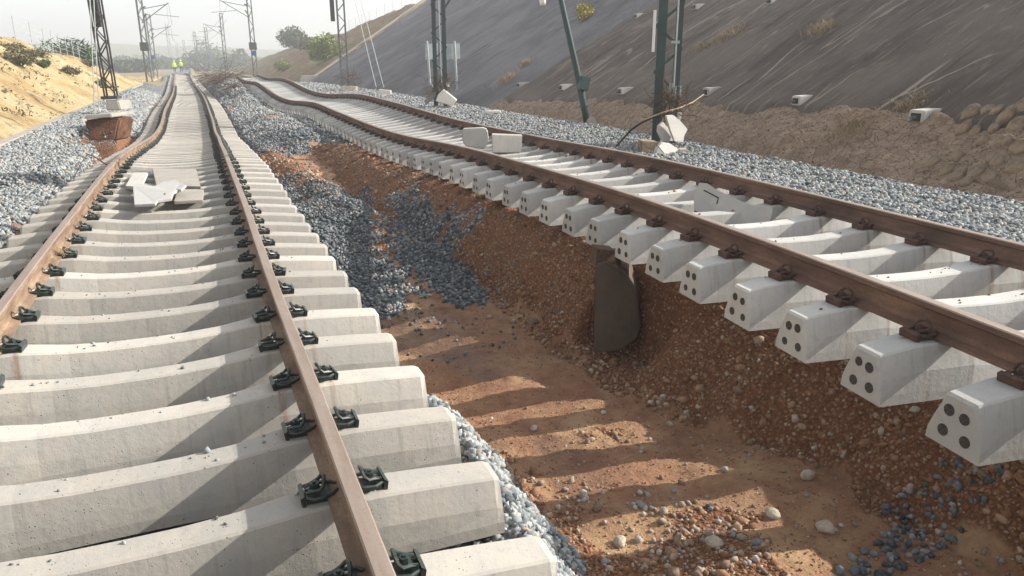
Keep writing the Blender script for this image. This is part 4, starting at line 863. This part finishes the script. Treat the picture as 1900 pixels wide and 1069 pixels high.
# grey foundation block in the bank under the right track
t = slab('foundation_block', [(1104, 494), (1122, 488), (1141, 499), (1158, 509), (1170, 530), (1181, 547), (1184, 580), (1188, 604), (1181, 628), (1166, 640), (1150, 652), (1100, 655)], 5.62, .5, M['conc_dark'], 'tall dark grey muddy foundation block standing in the bank under the right track', 'foundation block', tilt=.06, dirv=(.30, .40, 0), bev=.012)
lb = lambda u, v, y: Vector(at_y(u, v, y))-t.location
for P in ([(1108, 462), (1143, 466), (1141, 500), (1106, 497)], [(1152, 470), (1168, 474), (1167, 520), (1152, 512)]):
    mb = MB(); mb.prism([lb(u, v, 5.7) for u, v in P], (.05, .2, 0)); mb.build('timber', M['twig'], t, bevel=.006)
# kerb at the foot of the left embankment
mb = MB(); ky = np.arange(8, 76, 1.0)
for a, b in zip(ky[:-1], ky[1:]): mb.box((-4.07, (a+b)/2, -.24), (.22, (b-a)*.985, .22))
tag(mb.build('kerb', M['conc']), 'pale concrete kerb along the foot of the sand embankment', 'kerb')
# ------------------------------------------------------------------ plants
def leaves(c, rad, n, size, mat, label, cat, name='bush', seed=0, clumps=9, group=None, stem=True, flat=1.):
    r = np.random.default_rng(seed); root = empty(name, (c[0], c[1], c[2])); tag(root, label, cat, group)
    cc = r.normal(0, 1, (clumps, 3)); cc /= np.linalg.norm(cc, axis=1)[:, None]; cc *= r.uniform(.25, .72, (clumps, 1)); cc[:, 2] = np.abs(cc[:, 2])*.9+.25; cr = r.uniform(.25, .5, clumps)
    k = r.integers(0, clumps, n); d = r.normal(0, 1, (n, 3)); d /= np.linalg.norm(d, axis=1)[:, None]; p = cc[k]+d*(cr[k]*r.uniform(.45, 1.08, n))[:, None]
    p[:, 2] = np.maximum(p[:, 2], .02); p *= np.array(rad)
    a = r.normal(0, 1, (n, 3)); a /= np.linalg.norm(a, axis=1)[:, None]; b = np.cross(a, r.normal(0, 1, (n, 3))); b /= np.linalg.norm(b, axis=1)[:, None]
    s = size*r.uniform(.6, 1.4, n)[:, None]; V = np.stack([p-a*s, p+b*s*.45*flat, p+a*s, p-b*s*.45*flat], 1).reshape(-1, 3); F = np.arange(n*4).reshape(-1, 4)
    obj_np('foliage', V, F, mat, root)
    if stem:
        mb = MB()
        for q in cc[:7]: e = Vector((q[0]*rad[0], q[1]*rad[1], q[2]*rad[2])); mb.tube([(0, 0, -.15), e*.5+Vector((0, 0, .05)), e], .03*max(rad), 5, r2=.008)
        mb.build('stem', M['bark'], root)
    return root
def hq(u, v, fz, y0, y1):
    """first point where the sight line meets a surface"""
    r_ = ray(u, v)
    for y_ in np.arange(y0, y1, .15):
        q = O0+r_*(y_/r_[1])
        if q[2] <= float(fz(q[0], q[1])): return q
    return O0+r_*(y1/r_[1])
q = hq(606, 112, hill_z, 78, 140); leaves(q, (2.0, 2.0, 2.9), 5200, .15, M['leaf_bright'], 'bright yellow green bush on the hillside left of the third mast', 'bush', seed=1, clumps=14)
q = hq(548, 88, hill_z, 90, 200); leaves(q, (3.2, 3.0, 3.6), 4200, .24, M['leaf_dark'], 'darker round tree on the hillside skyline', 'tree', 'tree', 2, 13)
q = hq(524, 132, hill_z, 78, 160); leaves(q, (1.2, 1.2, 1.6), 1200, .12, M['leaf_bright'], 'small green bush low on the hillside', 'bush', seed=3)
q = hq(575, 92, hill_z, 90, 200); leaves(q, (3.0, 2.0, 1.6), 1500, .2, M['leaf_olive'], 'low dull scrub between the tree and the bright bush', 'bush', seed=4)
q = hq(1084, 38, near_z, 15, 40); q2 = hq(1084, 38, far_z, 26, 50); q = q2 if q2[1] < q[1] or q[1] > 26 else q
leaves(q, (.55, .5, .75), 1500, .055, M['leaf_yellow'], 'yellow green bush growing at the slope joint above the leaning pole', 'bush', seed=5)
def hs_(u, v): return hq(u, v, sand_z, 9, 90) if False else None
for i, (u, v, rd, lb_) in enumerate(((38, 122, (1.0, .9, .7), 'largest dull green scrub on the sand embankment'), (80, 125, (.45, .4, .4), 'small dark shrub right of the largest scrub'), (133, 140, (.7, .6, .45), 'low shrub midway down the sand embankment'), (60, 108, (.8, .7, .5), 'dry shrub above the small dark shrub'), (20, 95, (.9, .7, .35), 'low dry shrub near the left picture edge'), (165, 122, (1., .8, .5), 'shrub on the embankment crest beside the guy wires'), (185, 160, (.5, .5, .35), 'small shrub behind the black mast foot'))):
    r_ = ray(u, v); q = None
    for y_ in np.arange(14, 88, .15):
        q = O0+r_*(y_/r_[1])
        if q[0] < -4.1 and q[2] <= float(sand_z(q[0], q[1])): break
    leaves(q, rd, 1100, .06, M['leaf_olive'] if i != 1 else M['leaf_dark'], lb_, 'shrub', 'shrub', 20+i, group='shrubs on the sand embankment')
x = -rng.uniform(4.3, 12, 5200); y = 14*(85/14)**rng.random(5200); k = (vn(x*.6, y*.35, 130)+.6*vn(x*2.4, y*1.6, 131)+.04*(-x-6)) > .16; x, y = x[k], y[k]; z = sand_z(x, y); n = len(x)
p = np.stack([x, y, z+.05], 1)[:, None]+rng.normal(0, 1, (n, 3, 3))*np.array([.09, .09, .06]); p = p.reshape(-1, 3); a = rng.normal(0, 1, p.shape); b = rng.normal(0, 1, p.shape); s_ = .035
V = np.stack([p-a*s_, p+b*s_*.5, p+a*s_, p-b*s_*.5], 1).reshape(-1, 3)
tag(obj_np('dry_scrub', V, np.arange(len(V)).reshape(-1, 4), M['leaf_olive']), 'low dry scrub sprinkled over the sand embankment', kind='stuff')
q = at_y(128, 95, 62); leaves((q[0], q[1], q[2]-1.2), (2.1, 1.6, 1.9), 900, .42, M['leaf_dark'], 'spiky dark plant on the skyline of the sand embankment', 'plant', 'spiky_plant', 41, 10, flat=.22)
q = at_y(100, 100, 75); leaves((q[0]-1, q[1], q[2]-1.6), (4., 1.6, 2.0), 1700, .2, M['leaf_olive'], 'grey scrub along the skyline beside the spiky plant', 'scrub', 'bush', 42)
def tuft(u, v, w_, h_, n, label, seed, fz=near_z, mat='leaf_straw', y0=6, y1=40):
    q = hq(u, v, fz, y0, y1); r = random.Random(seed); mb = MB()
    for _ in range(n):
        a = Vector((r.gauss(0, w_*.3), r.gauss(0, w_*.3), 0)); a.z = a.x*.56; d = Vector((r.gauss(0, .5), r.gauss(0, .5), r.uniform(.3, 1)))*h_; t_ = r.uniform(.003, .007); s_ = Vector((r.uniform(-1, 1), r.uniform(-1, 1), 0)).normalized()*t_
        b = a+d*.6; c = a+d+Vector((d.x*.5, d.y*.5, -h_*.25)); mb.add([a-s_, a+s_, b+s_*.8, b-s_*.8, c], [(0, 1, 2, 3), (3, 2, 4)])
    return tag(mb.build('grass_tuft', M[mat], loc=tuple(q)), label, 'grass tuft', 'dry grass tufts on the slope')
for a in [(1352, 72, .8, .35, 380, 'large dry grass tuft high on the slope right of the green mast', 1), (1300, 92, .6, .25, 220, 'sparse straw just right of the green mast', 2), (1527, 58, .45, .4, 160, 'dry grass tuft alone high on the right slope', 3), (1650, 225, 1.0, .22, 500, 'mat of dry grass left of the large drain outlet', 4), (1590, 240, .9, .2, 380, 'dry grass at the top of the soil bank', 5), (940, 150, .8, .45, 320, 'dry grass tuft at the joint left of the drain outlets', 6), (1690, 200, .5, .2, 200, 'straw right above the large drain outlet', 7), (975, 120, .6, .4, 200, 'dry tuft climbing the joint', 8)]: tuft(*a)
# distant trees fading in the haze
for i, (u, v, y_, rd, lb_) in enumerate(((362, 122, 270, (9, 5, 5.), 'grey tree clump right of the workers'), (408, 124, 300, (8, 5, 5.5), 'hazy round tree between the far masts'), (440, 124, 260, (9, 5, 6.), 'hazy tree at the foot of the far hillside'), (300, 122, 300, (9, 5, 4), 'hazy low trees left of the workers'), (255, 126, 200, (8, 4, 3), 'low scrub where the sand embankment ends'), (228, 122, 330, (12, 5, 5), 'hazy trees behind the black mast'), (385, 124, 330, (9, 5, 9), 'tall hazy tree behind the far masts'))):
    q = at_y(u, v, y_); leaves((q[0], q[1], -.6), rd, 1500, .6, M['leaf_dark'], lb_, 'trees' if 'trees' in lb_ else 'tree', 'tree', 60+i, 12, group='hazy trees on the horizon')
r = np.random.default_rng(9); n = 7000; x = r.uniform(-200, 260, n); y = r.uniform(380, 460, n); p = np.stack([x, y, r.random(n)**1.6*5*(1+fbm(x*.03, y*.02, 99, 3))-.5], 1)
a = r.normal(0, 1, (n, 3)); b = np.cross(a, r.normal(0, 1, (n, 3))); a /= np.linalg.norm(a, axis=1)[:, None]; b /= np.linalg.norm(b, axis=1)[:, None]
V = np.stack([p-a*1.3, p+b*1.1, p+a*1.3, p-b*1.1], 1).reshape(-1, 3); k = np.abs(x) > 12
tag(obj_np('far_wood', V, np.arange(n*4).reshape(-1, 4), M['leaf_dark']), 'far low wood along the horizon', kind='stuff')
# fences on the crests
def fence(pts, h, label, sp=2.5):
    t = empty('wire_fence', tuple(pts[0])); tag(t, label, 'fence', 'wire fences on the crests'); o = Vector(pts[0]); h *= .75
    P = [Vector(p) for p in pts]; L = sum((b-a).length for a, b in zip(P[:-1], P[1:])); n = max(2, int(L/sp)); out = []
    for k in range(n+1):
        s = L*k/n
        for a, b in zip(P[:-1], P[1:]):
            l = (b-a).length
            if s <= l+1e-6: out.append(a.lerp(b, s/l)); break
            s -= l
    pm = None
    for q in out:
        mb = MB(); mb.tube([(0, 0, 0), (0, 0, h)], .022, 5); p_ = mb.build('post', M['galv'], t)
        if pm is None: pm = p_.data
        else: p_.data = pm
        p_.location = q-o
    mb = MB()
    for k in range(5): [mb.bar(a-o+Vector((0, 0, h*(.1+.21*k))), b-o+Vector((0, 0, h*(.1+.21*k))), .012) for a, b in zip(out[:-1], out[1:])]
    mb.build('fence_wire', M['galv'], t)
fence([at_y(648, 58, 110), at_y(700, 36, 101), at_y(750, 10, 94), at_y(800, -12, 88)], 1.9, 'wire fence on the skyline above the red hillside', 2.2)
fence([at_y(30, 75, 47), at_y(80, 92, 50), at_y(150, 112, 60), at_y(200, 132, 67)], 1.6, 'wire fence along the crest of the sand embankment', 1.8)
# ------------------------------------------------------------------ two workers
def person(u, vb, y, label, seed, face=0.):
    b = at_y(u, vb, y); root = empty('person', tuple(b), face); tag(root, label, 'person', 'workers on the left track')
    J = {'pel': (0, 0, .92, .15), 'bel': (0, 0, 1.10, .145), 'che': (0, .0, 1.32, .165), 'nec': (0, 0, 1.50, .06), 'hea': (0, -.02, 1.60, .085), 'top': (0, -.01, 1.71, .075), 'hl': (-.10, 0, .86, .095), 'kl': (-.11, -.03, .48, .065), 'al': (-.12, .01, .09, .045), 'tl': (-.13, -.14, .04, .04), 'hr': (.10, 0, .86, .095), 'kr': (.12, .04, .48, .065), 'ar': (.13, .08, .09, .045), 'tr': (.15, -.06, .04, .04),
         'sl': (-.20, 0, 1.42, .065), 'el': (-.27, .03, 1.13, .048), 'wl': (-.24, -.12, .90, .034), 'fl': (-.23, -.17, .82, .03), 'sr': (.20, 0, 1.42, .065), 'er': (.28, .04, 1.14, .048), 'wr': (.25, -.10, .92, .034), 'fr': (.24, -.15, .84, .03)}
    E = [('pel', 'bel'), ('bel', 'che'), ('che', 'nec'), ('nec', 'hea'), ('hea', 'top'), ('pel', 'hl'), ('hl', 'kl'), ('kl', 'al'), ('al', 'tl'), ('pel', 'hr'), ('hr', 'kr'), ('kr', 'ar'), ('ar', 'tr'), ('che', 'sl'), ('sl', 'el'), ('el', 'wl'), ('wl', 'fl'), ('che', 'sr'), ('sr', 'er'), ('er', 'wr'), ('wr', 'fr')]
    K = list(J); me = bpy.data.meshes.new('body'); me.from_pydata([J[k][:3] for k in K], [(K.index(a), K.index(b_)) for a, b_ in E], []); o = link(bpy.data.objects.new('body', me))
    sk = o.modifiers.new('skin', 'SKIN'); o.modifiers.new('sub', 'SUBSURF').levels = 1
    for i, k in enumerate(K): me.skin_vertices[0].data[i].radius = (J[k][3], J[k][3]*.85); me.skin_vertices[0].data[i].use_root = (i == 0)
    dg = bpy.context.evaluated_depsgraph_get(); m2 = bpy.data.meshes.new_from_object(o.evaluated_get(dg)); bpy.data.objects.remove(o)
    for m_ in (M['hivis'], M['trouser'], M['skin']): m2.materials.append(m_)
    for p_ in m2.polygons: z_ = p_.center.z; p_.use_smooth = True; p_.material_index = 1 if (z_ < .88 and abs(p_.center.x) < .2) else (2 if z_ > 1.52 or (z_ < .9 and abs(p_.center.x) >= .2) else 0)
    link(bpy.data.objects.new('body', m2), root)
    mb = MB(); mb.tube([(0, 0, .95), (0, 0, 1.15), (0, 0, 1.44)], .215, 12, r2=.19); v_ = mb.build('vest', M['hivis'], root, smooth=True); v_.scale = (1, .8, 1)
    import bmesh; bm = bmesh.new(); bmesh.ops.create_uvsphere(bm, u_segments=12, v_segments=8, radius=.125); [setattr(v.co, 'z', max(v.co.z, 0)) for v in bm.verts]; me3 = bpy.data.meshes.new('helmet'); bm.to_mesh(me3); bm.free(); me3.materials.append(M['porcelain']); h_ = bpy.data.objects.new('helmet', me3); h_.location = (0, -.01, 1.68); link(h_, root)
person(325, 136, 125, 'left worker in yellow high visibility jacket standing far down the left track', 1, .4)
person(337, 135, 122, 'right worker in yellow high visibility jacket standing far down the left track', 2, -.5)
# ------------------------------------------------------------------ haze
mb = MB(); mb.box((10, 320, 8.2), (890, 800, 26.4)); hz = mb.build('haze', M['white']); hz.data.materials.clear()
m_ = bpy.data.materials.new('haze'); m_.use_nodes = True; nt = m_.node_tree; nt.nodes.clear(); vo = nt.nodes.new('ShaderNodeVolumePrincipled'); ou = nt.nodes.new('ShaderNodeOutputMaterial')
vo.inputs['Density'].default_value = .0019; vo.inputs['Color'].default_value = (.93, .94, .95, 1); vo.inputs['Anisotropy'].default_value = .25; nt.links.new(vo.outputs[0], ou.inputs['Volume']); hz.data.materials.append(m_); tag(hz, kind='stuff')
